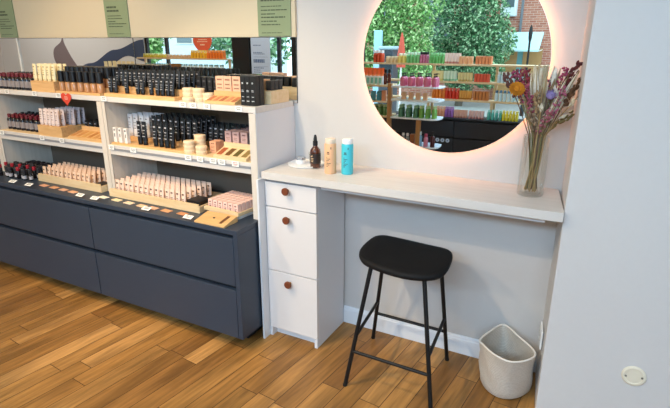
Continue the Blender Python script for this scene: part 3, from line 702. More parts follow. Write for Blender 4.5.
#PRODUCTS
# ------------------------------------------------------------------ product kinds
random.seed(5)
def marks(rows, y_of, seed=0, x_half=.006):
    """thin raised dashes standing for the small print on a package front (facing -Y)"""
    rnd = random.Random(seed); mb = MB()
    for z, wl, h in rows:
        u = -wl/2
        while u < wl/2-.0008:
            l_ = min(rnd.uniform(.0018, .005), wl/2-u); y = y_of(z); mb.box(u, u+l_, y-.0006, y+.0004, z, z+h); u += l_+.0012
    return mb
PK = {}
def begin(key, name):
    t = thing(name, None, None); PK[key] = [t, False, name]; return t
def place(key, x, y, z, label, group, cat, rz=0., jit=0.):
    e = PK[key]
    if not e[1]: o = e[0]; e[1] = True
    else: o = copy_tree(e[0])
    o.location = (x, y, z); o.rotation_euler = (0, 0, rz+random.uniform(-jit, jit)); tag(o, label, cat, group)
    return o
def k_tube(key, name, w_, h, d, col, cap, capf=.2, pcol=None, rows=None, foldcol=None, rough=.4):
    t = begin(key, name); n = 14; m = mat('tube_'+col, col, rough, var=.03)
    def dep(z):
        u = max(0, (z-h*capf)/(h*(1-capf))); return d/2*(1-u)+.0012*u
    rings = []
    for u in (0, .35, .7, .93, 1):
        z = h*capf+.0008+h*(1-capf)*u-.0008*u; ww = w_/2*(.92+.08*u)
        rings.append([(ww*math.cos(2*math.pi*i/n), dep(z)*math.sin(2*math.pi*i/n), z) for i in range(n)])
    MB().loft(rings).build('body', m, t, smooth=50)
    MB().lathe([(w_*.40, 0), (w_*.42, .001), (w_*.42, h*capf-.001), (w_*.40, h*capf)], 14, sy=min(1, d/w_)).build('cap', mat('cap_'+cap, cap, .4, var=.03), t, smooth=50)
    if pcol: marks(rows or [(h*.80, w_*.4, h*.05), (h*.62, w_*.5, h*.025), (h*.5, w_*.35, h*.02), (h*.36, w_*.5, h*.03)], lambda z: -dep(z), len(key)).build('print', mat('print_'+pcol, pcol, .6), t)
def k_bottle(key, name, r, h, body, cap, capf=.3, capr=.8, lab=None, n=14, rough=.2):
    t = begin(key, name); hb = h*(1-capf)
    MB().lathe([(r*.9, 0), (r, .0015), (r, hb*.82), (r*.85, hb*.92), (r*.45, hb)], n).build('body', mat('bottle_'+body, body, rough, var=.05), t, smooth=40)
    MB().lathe([(r*capr, hb+.0004), (r*capr, h-.0015), (r*capr*.85, h)], n).build('cap', mat('cap_'+cap, cap, .4, var=.03), t, smooth=40)
    if lab: MB().lathe([(r+.0003, hb*.2), (r+.0003, hb*.7)], n, cap0=False, cap1=False).build('label', mat('label_'+lab, lab, .7), t, smooth=40)
def k_pump(key, name, r, h, body, pump, lab=None):
    t = begin(key, name); hb = h*.72
    MB().lathe([(r*.92, 0), (r, .002), (r, hb*.85), (r*.8, hb*.95), (r*.35, hb)], 14).build('body', mat('bottle_'+body, body, .3, var=.05), t, smooth=40)
    p = MB(); p.lathe([(r*.42, hb+.0004), (r*.42, hb+h*.08), (r*.16, hb+h*.1), (r*.16, h*.93), (r*.5, h*.94), (r*.5, h)], 12); p.box(-r*.9, 0, -r*.15, r*.15, h*.945, h*.985)
    p.build('pump', mat('cap_'+pump, pump, .4), t, smooth=40)
    if lab: MB().lathe([(r+.0003, hb*.2), (r+.0003, hb*.7)], 14, cap0=False, cap1=False).build('label', mat('label_'+lab, lab, .7), t, smooth=40)
def k_box(key, name, w_, d, h, col, pcol=None, rows=None, band=None):
    t = begin(key, name)
    MB().box(-w_/2, w_/2, -d/2, d/2, 0, h).build('carton', mat('carton_'+col, col, .55, var=.03), t, bevel=.0012)
    if pcol: marks(rows or [(h*.78, w_*.5, h*.08), (h*.55, w_*.6, h*.03), (h*.45, w_*.5, h*.03), (h*.2, w_*.6, h*.05)], lambda z: -d/2, len(key)).build('print', mat('print_'+pcol, pcol, .6), t)
    if band: MB().box(-w_/2-.0004, w_/2+.0004, -d/2-.0004, d/2+.0004, h*.72, h*.86).build('band', mat('band_'+band, band, .5), t)
def k_tin(key, name, r, h, col, lid):
    t = begin(key, name)
    MB().lathe([(r*.96, 0), (r, .001), (r, h*.55)], 22).build('body', mat('tin_'+col, col, .5), t, smooth=40)
    MB().lathe([(r*1.03, h*.56), (r*1.03, h-.001), (r*.98, h)], 22).build('lid', mat('tin_'+lid, lid, .4), t, smooth=40)
def grid(key, xs, ys, z, desc, where, group, cat, rz=0., jit=.05, skip=(), right_first=False):
    for r, y in enumerate(ys):
        zz = z[r] if isinstance(z, (list, tuple)) else z
        for i, x in enumerate(xs):
            if (r, i) in skip: continue
            row = 'front row' if r == 0 else ORD[r]+' row back'
            lab = f"{desc}, {row}, {ORD[i]} from left, {where}" if len(ys) > 1 else f"{desc}, {ORD[i]} from left, {where}"
            place(key, x+random.uniform(-.001, .001), y+random.uniform(-.002, .002), zz, lab, group, cat, rz, jit)
def lsp(a, b, n): return [a+(b-a)*i/(n-1) for i in range(n)] if n > 1 else [a]
def riser(name, label, x0, x1, steps, z, m=BEECH, cat='display riser'):
    """stepped wooden display block: steps = [(y_front, y_back, height), ...]"""
    t = thing(name, label, cat, ((x0+x1)/2, 0, z)); h = (x1-x0)/2
    for k, (a, b_, hh) in enumerate(steps): MB().box(-h, h, a+.0003, b_-.0003, 0, hh).build('step', m, t, bevel=.001)
    return t
def tester(label, x0, x1, yf, yb, z, h, cols, m=BEECH):
    t = thing('tester_stand', label, 'tester stand', ((x0+x1)/2, yb, z)); hw = (x1-x0)/2; D = yf-yb
    MB().prism_x([(D, 0), (0, 0), (0, h+.022), (-.008, h+.022), (-.008, h), (D, .012)], -hw, hw).build('board', m, t, bevel=.0008)
    sl = (h-.012)/(-.008-D)
    for i, c in enumerate(cols):
        cx = -hw+(i+.5)*2*hw/len(cols); hw2 = hw/len(cols)*.58; y0, y1 = D*.88, D*.22
        za, zb = .012+(y0-D)*sl, .012+(y1-D)*sl
        MB().prism_x([(y0, za-.001), (y0, za+.0012), (y1, zb+.0012), (y1, zb-.001)], cx-hw2, cx+hw2).build('swatch', mat('swatch_'+c, c, .4, var=.08), t)
    return t
def tray(label, x0, x1, y0, y1, z, lip, m=PLY, rz=0.):
    t = thing('display_tray', label, 'tray', ((x0+x1)/2, (y0+y1)/2, z), rz); a, b_ = (x1-x0)/2, (y1-y0)/2
    MB().box(-a, a, -b_, b_, 0, .010).build('base', m, t)
    MB().box(-a, a, -b_-.009, -b_-.0003, 0, lip).build('front_lip', m, t, bevel=.001)
    for s in (-1, 1): MB().box(s*a+(.0003 if s > 0 else -.008), s*a+(.008 if s > 0 else -.0003), -b_-.009, b_, 0, lip*.8).build('side_lip', m, t, bevel=.001)
    return t
# the kinds
k_bottle('nail', 'nail_polish', .0175, .098, '160f13', '6a1620', .22, .62, '8c8280')
k_bottle('nailk', 'nail_polish', .0175, .098, '141216', '0f0e11', .42, .62, '757074')
k_tube('creamtube', 'cream_tube', .034, .098, .024, 'ecdcb0', 'e4d09c', .12, '8a7a4c')
k_bottle('found', 'foundation_bottle', .0185, .112, 'c08a5c', '141215', .52, 1.0, None, rough=.15)
k_bottle('foundk', 'foundation_bottle', .0185, .112, '9a6840', '141215', .52, 1.0, None, rough=.15)
k_tube('blk', 'black_tube', .030, .088, .024, '0c0c0e', '070708', .18, 'c8c8cc')
k_tube('blkm', 'black_tube', .034, .128, .026, '0d0d11', '08080a', .16, 'd2d2d6')
k_box('blkcard', 'black_carton', .030, .034, .112, '101013', '55555a')
k_tin('tin', 'powder_tin', .029, .021, 'e6c8a2', 'efd9b6')
k_box('pallet', 'blush_box', .048, .030, .072, 'e6b494', '8a5a44', [(.052, .03, .008), (.03, .03, .006), (.012, .03, .006)])
k_box('blkbox', 'black_carton', .027, .034, .136, '0b0b0d', 'd0d0d4', [(.100, .007, .008), (.070, .012, .003), (.064, .012, .003), (.040, .012, .003), (.020, .014, .004)])
k_box('tanbox', 'tan_carton', .030, .028, .050, 'c8966a', '6a4a30')
k_box('smallblk', 'black_compact', .030, .030, .045, '1a1a1c', None)
k_tube('pinktube', 'pink_tube', .033, .098, .024, 'e8d2c8', 'dcc4b8', .12, '6a4a48')
k_tube('greytube', 'grey_tube', .033, .098, .024, 'bfb6ba', 'a8a0a6', .12, '6a6468')
k_box('pen', 'white_pencil_carton', .022, .022, .082, 'ece6de', '2c2a2a', [(.064, .010, .010), (.03, .006, .02)])
k_tube('white', 'white_tube', .040, .125, .028, 'd9d6d6', 'c8c4c6', .12, '8a8688')
k_box('pinkcarton', 'pink_carton', .040, .040, .075, 'c4a09a', '6c4844')
k_box('pinkcard', 'peach_carton', .042, .030, .060, 'dea583', '8a5a44')
k_box('darkcarton', 'dark_carton', .040, .040, .078, '26222a', '8a7c80')
k_tube('skin', 'skin_tube', .031, .080, .022, 'ecc8aa', 'd8b294', .10, '5a3a2c', [(.056, .010, .008), (.036, .014, .003), (.028, .012, .003)])
k_tube('skinm', 'makeup_tube', .032, .082, .022, 'eccdb8', '4a3c38', .10, '4a3430', [(.058, .012, .008), (.036, .014, .003), (.028, .012, .003)])
k_box('skincarton', 'pink_carton', .029, .026, .045, 'efc9bc', '5a3034', [(.030, .012, .006), (.018, .016, .003), (.008, .010, .006)])
k_bottle('lipr', 'lipstick', .0115, .075, '1c1a1d', 'a82430', .28, .95)
k_bottle('lipk', 'lipstick', .0115, .068, '1b191c', '2a282c', .4, 1.0, 'b8b0b0')
k_box('lipc', 'lipstick_carton', .026, .026, .060, '241e22', 'a89c9c')

ZT, ZM, ZL = 1.2014, .9384, .6519
# ---- top shelf, left unit
grid('nail', lsp(-3.365, -3.005, 9), [-.295, -.245], ZT, 'dark polish bottle with red cap', 'top shelf far left', 'red capped polish bottles on top shelf', 'nail polish')
grid('nailk', lsp(-3.365, -3.005, 9), [-.195, -.145], ZT, 'dark polish bottle with black cap', 'top shelf far left', 'black capped polish bottles on top shelf', 'nail polish')
riser('wooden_riser', 'beech block under cream yellow tubes on the left top shelf', -2.972, -2.755, [(-.325, -.14, .062)], ZT)
grid('creamtube', lsp(-2.952, -2.775, 5), [-.300, -.262, -.224], ZT+.0625, 'cream yellow tube', 'on top shelf block', 'cream yellow tubes on top shelf', 'cosmetic tube')
riser('wooden_riser', 'long stepped beech riser under the foundation bottles on top shelf', -2.748, -2.366, [(-.325, -.262, .012), (-.262, -.11, .036)], ZT)
grid('found', lsp(-2.722, -2.392, 7), [-.293], ZT+.0125, 'tan foundation bottle with black cap in front row', 'on top shelf', 'tan foundation bottles in front row', 'foundation')
grid('foundk', lsp(-2.727, -2.387, 9), [-.238, -.196, -.154], ZT+.0365, 'brown foundation bottle with black cap', 'raised on top shelf', 'brown foundation bottles on the raised step', 'foundation')
# ---- top shelf, right unit
riser('wooden_riser', 'long stepped beech riser under black tubes on right top shelf', -2.334, -1.815, [(-.322, -.255, .018), (-.255, -.06, .050)], ZT)
grid('blk', [-2.312, -2.277, -2.188, -2.101, -2.066, -2.003, -1.957, -1.922, -1.887, -1.852], [-.290], ZT+.0185, 'short black tube with white print in front row', 'top right shelf', 'short black tubes in front row', 'cosmetic tube')
grid('blk', lsp(-2.315, -1.830, 15), [-.232, -.196, -.160, -.124], ZT+.0505, 'short black tube on raised step', 'top right shelf', 'short black tubes on the raised step', 'cosmetic tube')
grid('blkcard', lsp(-1.790, -1.400, 11), [-.150, -.112], ZT, 'plain black carton', 'back of top shelf', 'plain black cartons at the back', 'carton')
for i, (x, y, n) in enumerate([(-1.772, -.262, 3), (-1.705, -.262, 3), (-1.735, -.308, 1), (-1.655, -.245, 2)]):
    for k in range(n):
        place('tin', x, y, ZT+k*.0216, f"round cream powder tin {['at the bottom of','in the middle of','on top of'][k if n == 3 else (0 if k == 0 else 2)]} {ORD[i]} stack, top shelf" if n > 1 else 'single round cream powder tin at the front edge of top shelf', 'cream powder tins on top shelf', 'tin')
riser('wooden_riser', 'plain beech block behind the top shelf tester stand', -1.628, -1.452, [(-.232, -.182, .052)], ZT)
grid('pallet', [-1.600, -1.548, -1.496], [-.207], ZT+.0525, 'peach blush box', 'on block behind top tester', 'peach blush boxes on top shelf', 'cosmetic box')
tester('beech tester stand with five coral swatches on top shelf', -1.618, -1.432, -.322, -.238, ZT, .034, ['b86a44', 'c07850', 'a85c3c', 'c8845c', 'b06440'])
for r, y in enumerate([-.290, -.252]):
    for i, x in enumerate([-1.392, -1.3635, -1.335]):
        place('blkbox', x, y, ZT, f"tall black carton with white print, {'front' if r == 0 else 'back'} row, {ORD[i]} from left, end of top shelf", 'tall black cartons at the shelf end', 'carton')
riser('wooden_riser', 'wide birch block at the right end of top shelf', -1.432, -1.304, [(-.205, -.045, .062)], ZT, PLY)
grid('tanbox', [-1.412, -1.378], [-.170, -.135], ZT+.0625, 'tan printed carton', 'on end block of top shelf', 'tan cartons on the end block', 'carton')
grid('smallblk', [-1.342, -1.318], [-.150, -.112], ZT+.0625, 'small black compact', 'on end block of top shelf', 'small black compacts on the end block', 'compact') if False else \
    grid('smallblk', [-1.338], [-.160, -.125, -.090], ZT+.0625, 'small black compact', 'on end block of top shelf', 'small black compacts on the end block', 'compact')
# ---- middle shelf, left unit
grid('nail', lsp(-3.345, -3.015, 8), [-.275, -.230], ZM, 'dark polish bottle with red cap', 'middle shelf far left', 'red capped polish bottles on middle shelf', 'nail polish')
grid('nailk', lsp(-3.345, -3.015, 8), [-.185, -.140], ZM, 'dark polish bottle with black cap', 'middle shelf far left', 'black capped polish bottles on middle shelf', 'nail polish')
riser('wooden_riser', 'beech block under pale pink tubes on left middle shelf', -2.968, -2.742, [(-.332, -.10, .060)], ZM)
grid('pinktube', lsp(-2.950, -2.800, 5), [-.308, -.272], ZM+.0605, 'pale pink tube', 'on middle shelf block', 'pale pink tubes on middle shelf', 'cosmetic tube')
grid('greytube', lsp(-2.912, -2.765, 5), [-.225, -.190, -.155], ZM+.0605, 'pale grey tube behind the pink tubes', 'on block', 'grey tubes on middle shelf', 'cosmetic tube')
tester('beech tester stand with six ochre swatches on left middle shelf', -2.690, -2.398, -.333, -.225, ZM, .040, ['c08040', 'c88a48', 'd09850', 'b87838', 'c48c50', 'a86a34'])
grid('blk', lsp(-2.700, -2.400, 8), [-.190, -.150, -.110], ZM, 'short black tube behind ochre tester', 'left middle shelf', 'black tubes behind the ochre tester', 'cosmetic tube')
# ---- middle shelf, right unit
riser('wooden_riser', 'long low beech board under tubes on right middle shelf', -2.316, -1.772, [(-.330, -.232, .010), (-.232, -.03, .030)], ZM)
grid('pen', [-2.296, -2.252, -2.206], [-.308], ZM+.0105, 'slim white pencil carton', 'right middle shelf', 'white pencil cartons on middle shelf', 'pencil carton')
grid('white', lsp(-2.290, -2.155, 4), [-.205, -.168, -.130, -.092], ZM+.0305, 'white tube', 'right middle shelf', 'white tubes on middle shelf', 'cosmetic tube')
grid('blkm', [-2.118, -2.078, -1.998, -1.957, -1.916, -1.875], [-.300], ZM+.0105, 'tall black tube with white print in front row', 'middle shelf', 'tall black tubes in front row', 'cosmetic tube')
grid('blkm', lsp(-2.105, -1.800, 8), [-.205, -.168, -.130, -.092, -.055], ZM+.0305, 'tall black tube on rear step', 'middle shelf', 'tall black tubes on the rear step', 'cosmetic tube')
grid('blkm', lsp(-1.750, -1.560, 6), [-.140, -.100, -.060], ZM, 'tall black tube behind the tins', 'middle shelf', 'tall black tubes behind the tins', 'cosmetic tube')
for i, (x, y, n) in enumerate([(-1.755, -.305, 3), (-1.742, -.238, 4), (-1.682, -.298, 2)]):
    for k in range(n):
        wd = 'at the bottom of' if k == 0 else 'on top of' if k == n-1 else ('second up in' if k == 1 else 'third up in')
        place('tin', x, y, ZM+(.0106 if False else 0)+k*.0216, f"round cream powder tin {wd} {ORD[i]} stack, middle shelf", 'cream powder tins on middle shelf', 'tin')
grid('pinkcard', [-1.648], [-.236, -.200], ZM, 'peach printed carton beside the tins', 'middle shelf', 'peach cartons on middle shelf', 'carton')
riser('wooden_riser', 'birch block under pink cartons on right middle shelf', -1.592, -1.350, [(-.232, -.03, .040)], ZM, PLY)
grid('pinkcarton', [-1.565, -1.515, -1.465], [-.205, -.160, -.115, -.070], ZM+.0405, 'dusty pink carton', 'right middle shelf', 'dusty pink cartons on middle shelf', 'carton')
grid('darkcarton', [-1.410], [-.205, -.160, -.115, -.070], ZM+.0405, 'dark carton beside pink cartons', 'right middle shelf', 'dark cartons on middle shelf', 'carton')
tester('birch tester stand with four earth tone swatches on right middle shelf', -1.575, -1.372, -.333, -.240, ZM, .042, ['a85a38', '6c4a22', '5c5224', '8c7440'], PLY)
# ---- worktop, left
random.seed(21)
k = 0
for i in range(10):
    for r in range(3):
        x = -3.345+.036*i+random.uniform(-.008, .008); y = -.405+.055*r+random.uniform(-.008, .008)
        kind = 'lipr' if (r == 1 and i % 2 == 0 or r == 0 and i % 5 == 1) else 'lipk'
        place(kind, x, y, ZL, f"{'red capped' if kind == 'lipr' else 'black'} lipstick, {['front','middle','rear'][r]} row, {ORD[i]} from left on navy worktop", 'lipsticks on the worktop', 'lipstick')
grid('lipc', lsp(-3.30, -3.04, 6), [-.235, -.200], ZL, 'dark lipstick carton', 'rear of navy worktop', 'dark lipstick cartons', 'carton')
tray('plywood tray of peach tubes on the left half of worktop', -2.968, -2.400, -.372, -.10, ZL, .048)
grid('skin', lsp(-2.945, -2.535, 11), [-.350, -.315, -.280, -.245, -.210], ZL+.0105, 'peach tube with dark mark', 'left worktop tray', 'peach tubes in the left tray', 'cosmetic tube')
grid('skin', lsp(-2.495, -2.415, 3), [-.245, -.210], ZL+.0105, 'peach tube beside black card holder', 'left tray', 'peach tubes at the right end of left tray', 'cosmetic tube')
tag(MB().box(-2.512, -2.398, -.360, -.270, ZL+.0105, ZL+.030).build('card_holder', mat('card_black', '17171a', .5), bevel=.001), 'flat black card holder at the right end of left worktop tray', 'card holder')
# ---- worktop, right
tray('long plywood tray of pale tubes on the right half of worktop', -2.292, -1.640, -.392, -.08, ZL, .046)
grid('skinm', lsp(-2.268, -1.770, 14), [-.365, -.325, -.285, -.245, -.205, -.165], ZL+.0105, 'pale peach tube', 'right worktop tray', 'pale peach tubes in the right tray', 'cosmetic tube')
tag(MB().box(-1.740, -1.650, -.375, -.285, ZL+.0105, ZL+.052).build('black_box', mat('card_black', '17171a', .5), bevel=.001), 'black box at the right end of the long plywood tray', 'box')
t5 = tray('short plywood tray of small pink cartons at the right end of worktop', -1.600, -1.385, -.385, -.185, ZL+.022, .022, PLY, R_(-4))
MB().box(-.10, .10, -.09, .09, -.022, -.0003).build('foot', WHITE, t5)
for r in range(6):
    for i in range(6):
        x, y = -.085+.034*i, -.080+.031*r; a = R_(-4)
        place('skincarton', -1.4925+x*math.cos(a)-y*math.sin(a), -.285+x*math.sin(a)+y*math.cos(a), ZL+.022+.0105, f"small pink carton, {'front row' if r == 0 else ORD[r]+' row back'}, {ORD[i]} from left, right end tray", 'small pink cartons in the end tray', 'carton', a)
t = thing('tester_board', 'sloping beech tester board at the front corner of worktop', 'tester board', (-1.475, -.455, ZL))
MB().prism_x([(-.058, 0), (.045, 0), (.045, .030), (-.058, .008)], -.092, .092).build('board', BEECH, t, bevel=.001)
MB().prism_x([(-.040, .0113), (-.040, .0128), (.030, .0278), (.030, .0263)], .045, .062).build('swatch', mat('swatch_6a4428', '6a4428', .4), t)
MB().lathe([(.006, 0), (.006, .003)], 12, (-.012, -.005, .0185)).build('tester_well', INK, t)
cards = [(-2.305, -.438, 'efe8d8'), (-2.194, -.440, 'ecd6ae'), (-2.092, -.446, 'ecd0b4'), (-1.990, -.450, 'e8c09c'), (-1.908, -.450, 'e4b094'), (-1.812, -.450, 'd89c70'), (-1.705, -.446, 'c88a60'),
         (-2.830, -.440, 'e0a484'), (-2.735, -.440, 'd89c74'), (-2.640, -.446, 'deaa8a'), (-2.550, -.450, 'e2ac88')]
for i, (x, y, c) in enumerate(cards):
    side = 'right' if i < 7 else 'left'; j = i if i < 7 else i-7
    o = MB().box(-.030, .030, -.016, .016, 0, .003).build('swatch_card', mat('card_'+c, c, .6, var=.06), loc=(x, y, ZL)); o.rotation_euler.z = R_(-5)
    tag(o, f"{'cream' if j == 0 and i < 7 else 'skin tone'} swatch card, {ORD[j]} from left, before the {side} worktop tray", 'swatch card', 'swatch cards on the worktop')
# price tags
def price(x, y, z, label, tilt=0., w_=.042, red=False):
    t = thing('price_tag', label, 'price tag', (x, y, z), group='white price tags on shelf edges'); t.rotation_euler = (tilt, 0, random.uniform(-.06, .06))
    MB().box(-w_/2, w_/2, -.0016, -.0004, -.012, .014).build('card', PAPER, t)
    marks([(.006, w_*.6, .003), (.000, w_*.7, .002), (-.005, w_*.5, .003)], lambda z: -.0016, int(x*100) & 7).build('print', mat('print_red', 'b0483c', .7) if red else mat('print_grey', '77746e', .7), t)
for i, x in enumerate([-3.20, -2.924, -2.700, -2.315, -1.740, -1.672, -1.585, -1.393]): price(x, -.3425, 1.189, f"white price tag, {ORD[i]} from left on top shelf edge")
for i, x in enumerate([-3.333, -2.918, -2.730, -2.300, -2.128, -1.731, -1.651, -1.567, -1.512, -1.428]): price(x, -.3462, .922, f"white price tag, {ORD[i]} from left on middle shelf rail", red=(i == 9))
for i, x in enumerate([-3.050, -2.890, -2.424, -2.300, -1.905, -1.620]):
    price(x, -.497, .6545+.010, f"white price tag lying along the worktop front, {ORD[i]} from left", R_(-68), .055)
t = thing('heart_tag', 'red heart shaped tag hanging on the left top shelf edge', 'tag', (-2.631, -.3425, 1.176))
pl = []
for i in range(40):
    a = 2*math.pi*i/40; pl.append((.0028*16*math.sin(a)**3, .0025*(13*math.cos(a)-5*math.cos(2*a)-2*math.cos(3*a)-math.cos(4*a))))
MB().prism_y(pl, -.003, -.001).build('heart', mat('heart_red', 'd8452f', .5), t)
marks([(.008, .03, .003), (.001, .034, .003), (-.006, .026, .003)], lambda z: -.003, 3).build('print', mat('print_cream', 'f0c8b4', .7), t)

# ------------------------------------------------------------------ shelves in front of the shop windows (seen in the mirrors)
random.seed(9)
FR, BK = -3.88, -4.06
def facing_shelf(name, label, x0, x1, stiles):
    t = thing(name, label, 'shelf unit', ((x0+x1)/2, FR, .652)); c = (x0+x1)/2
    for z in (.835, 1.042, 1.240): MB().box(x0-c, x1-c, BK-FR, 0, z-.652, z-.652+.020).build('shelf', OAKSH, t, bevel=.0015)
    for x in stiles: MB().box(x-c-.014, x-c+.014, BK-FR-.004, BK-FR+.026, 0, 1.24-.652).build('upright', OAKSH, t)
    for x in stiles: MB().box(x-c-.014, x-c+.014, -.028, -.002, 0, .835-.6525).build('front_post', OAKSH, t)
    return t
facing_shelf('window_shelf', 'pale oak window shelves reflected in the round mirror', -2.80, -.05, [-2.78, -1.77, -1.02, -.07])
facing_shelf('window_shelf', 'pale oak window shelves reflected in the long mirror', -6.75, -4.95, [-6.73, -4.97])
def facing_cab(x0, x1, label):
    t = thing('base_cabinet', label, 'cabinet', ((x0+x1)/2, -4.07, 0)); h = (x1-x0)/2
    MB().box(-h, h, 0, .31, .07, .63).build('carcass', NAVYDK, t); MB().box(-h, h, 0, .34, .632, .6515).build('top', NAVYDK, t)
    MB().box(-h, h, .02, .26, 0, .069).build('plinth', NAVYDK, t)
    for z0, z1 in ((.074, .415), (.435, .618)): MB().box(-h+.001, h-.001, .3105, .334, z0, z1).build('drawer', mat('charcoal_front', '23252c', .4), t, bevel=.001)
    return t
facing_cab(-2.80, -1.40, 'charcoal window cabinet with round stickers reflected in round mirror')
facing_cab(-1.397, -.05, 'charcoal window cabinet at lower right in the round mirror')
facing_cab(-6.75, -4.95, 'charcoal window cabinet reflected in the long mirror')
for i, x in enumerate([-1.585, -1.523, -1.462]):
    t = thing('round_sticker', f"pale blue round sticker on charcoal drawers, {ORD[i]} from left in round mirror", 'sticker', (x, -3.7355, .385), group='round stickers on the window cabinet')
    MB().lathe([(.024, 0), (.024, -.001)], 24, axis='y').build('disc', mat('sticker_blue', 'c4d4ea', .5), t)
    MB().lathe([(.010, -.001), (.010, -.0014)], 16, axis='y').build('mark', mat('sticker_mark', '7a8fb0', .5), t)
PI = math.pi
def opp(key, builder):
    if key not in PK: builder()
def row(desc, x0, x1, n, z, col, cap, h, where, kind='bottle', r=.016, lab=None, y=FR-.05, depth=2):
    key = f"o_{kind}_{col}_{cap}_{h}"
    if key not in PK:
        nm = {'bottle': 'bottle', 'tube': 'cosmetic_tube', 'pump': 'pump_bottle', 'box': 'carton'}[kind]
        if kind == 'bottle': k_bottle(key, nm, r, h, col, cap, .22, .75, lab, 12)
        elif kind == 'pump': k_pump(key, nm, r, h, col, cap, lab)
        elif kind == 'tube': k_tube(key, nm, r*2, h, r*1.5, col, cap, .2, lab)
        else: k_box(key, nm, r*2, r*2, h, col, lab)
    dy = max(.045, r*2.3)
    for d in range(depth):
        for i, x in enumerate(lsp(x0, x1, n)):
            lb = f"{desc}, {'front row' if d == 0 else ORD[d]+' row back'}, {ORD[i]} from left, {where}" if depth > 1 else f"{desc}, {ORD[i]} from left, {where}"
            place(key, x, y-dy*d, z, lb, f"{desc} group {where}", 'bottle' if kind in ('bottle', 'pump') else 'carton' if kind == 'box' else 'cosmetic tube', PI, .03)
M_ = 'in round mirror'
ZA, ZB, ZC, ZD = 1.2605, 1.0625, .8555, .652
row('red bottle with white cap', -2.51, -2.42, 3, ZA, 'd2502c', 'f0eeea', .145, 'top tier '+M_, r=.019)
row('low beige jar', -2.34, -2.24, 3, ZA, 'd8b98c', 'e4cfa8', .075, 'top tier '+M_, r=.022)
row('yellow jar', -2.18, -2.13, 2, ZA, 'e2c86c', 'f0e8cc', .11, 'top tier '+M_, r=.022)
row('mid green bottle', -2.075, -1.945, 4, ZA, '7cc07c', 'cfe6c4', .125, 'top tier left '+M_, r=.018)
row('mauve bottle with black cap', -1.905, -1.835, 3, ZA, 'c0708c', '1c1c20', .13, 'top tier '+M_, r=.016)
row('leaf green bottle', -1.785, -1.635, 5, ZA, '6cb468', '8cc886', .12, 'top tier centre '+M_, r=.016)
row('pale rose tube', -1.60, -1.45, 5, ZA, 'e6cfc4', 'c08478', .12, 'top tier centre '+M_, 'tube')
row('peach carton', -1.42, -1.31, 3, ZA, 'e2a878', 'x', .085, 'top tier right '+M_, 'box', .018)
row('orange carton', -1.235, -1.085, 5, ZA, 'd98a5a', 'x', .09, 'top tier right '+M_, 'box', .015)
row('lemon tube', -1.745, -1.645, 4, ZB, 'efe2a4', 'e8d47c', .115, 'second tier '+M_, 'tube')
row('mint tube', -1.60, -1.48, 4, ZB, 'd4ecd8', '8cc8a4', .115, 'second tier '+M_, 'tube')
row('straw tube', -1.43, -1.29, 5, ZB, 'e2d69c', 'c0a860', .1, 'second tier '+M_, 'tube', .013)
row('coral carton', -1.235, -1.095, 5, ZB, 'dc5c40', 'x', .09, 'second tier '+M_, 'box', .014)
row('pale blue bottle', -.975, -.78, 6, ZB, 'c8e4ec', 'eef4f4', .12, 'second tier right '+M_, r=.016)
row('sky bottle', -.72, -.45, 6, ZB, '9cd0e0', 'f0f0f0', .12, 'second tier far right '+M_, r=.016)
row('orange bottle', -1.775+.05, -1.60, 4, ZC, 'e88430', 'f09a48', .125, 'third tier '+M_, r=.018)
row('red bottle', -1.565, -1.435, 4, ZC, 'd8402c', 'e05844', .125, 'third tier '+M_, r=.017)
row('amber tube', -1.40, -1.28, 5, ZC, 'e0a44c', 'b87828', .1, 'third tier '+M_, 'tube', .013)
row('brown orange carton', -1.235, -1.085, 5, ZC, 'c47c40', 'x', .1, 'third tier '+M_, 'box', .014)
row('white blue bottle', -.985, -.76, 6, ZC, 'd0e8f0', '5c8cb4', .12, 'third tier right '+M_, r=.016)
row('aqua bottle', -.70, -.40, 6, ZC, '8ccccc', 'e8f0f0', .12, 'third tier far right '+M_, r=.016)
row('apricot bottle', -1.64, -1.56, 3, ZD, 'eca884', 'f0c4a8', .12, 'lowest tier '+M_, r=.017, y=FR+.06)
row('violet bottle', -1.525, -1.455, 3, ZD, '9a64b0', 'c49ad0', .12, 'lowest tier '+M_, r=.016, y=FR+.06)
row('salmon tube', -1.42, -1.29, 5, ZD, 'e4b09c', 'd08c78', .09, 'lowest tier '+M_, 'tube', .013, y=FR+.06)
row('rose tube', -1.245, -1.10, 5, ZD, 'e0b4ac', 'd4847c', .09, 'lowest tier '+M_, 'tube', .013, y=FR+.06)
row('teal bottle', -1.03, -.90, 4, ZD, '5cb8a8', 'a4d8cc', .11, 'lowest tier right '+M_, r=.015, y=FR+.06)
row('yellow bottle', -.865, -.72, 5, ZD, 'ecd832', 'f0e468', .11, 'lowest tier right '+M_, r=.014, y=FR+.06)
# ---- freestanding curved display nearer the mirror
SY = -3.05
t = thing('display_stand', 'freestanding oak stand with curved white shelves in round mirror', 'display stand', (-1.75, SY, 0))
for x in (-.205, .135): MB().box(x-.022, x+.022, -.05, -.006, 0, 1.075 if x < 0 else .72).build('post', wood('stand_oak', 'a87848', 'bc8c58', .5, 2, 5, 12), t, bevel=.002)
MB().box(-.62, .40, -.34, .02, 0, .03).build('base', WHITE, t, bevel=.004)
def curved(z): return MB().prism([(-.18, -.30), (.28, -.30), (.335, -.27), (.35, -.20), (.35, -.10), (.33, -.04), (.28, 0.0), (-.18, 0.005)], z, z+.016)
for z in (1.035, .895, .705, .40): curved(z).build('curved_shelf', mat('acrylic_white', 'e8eef0', .25), t, bevel=.001)
for z in (1.035, .865, .705): MB().box(-.60, -.23, -.30, 0, z, z+.018).build('oak_shelf', OAKSH, t, bevel=.001)
for x in (-.61,): MB().box(x-.022, x+.01, -.30, 0, .03, 1.1).build('end_panel', OAKSH, t)
S_ = 'on curved stand'
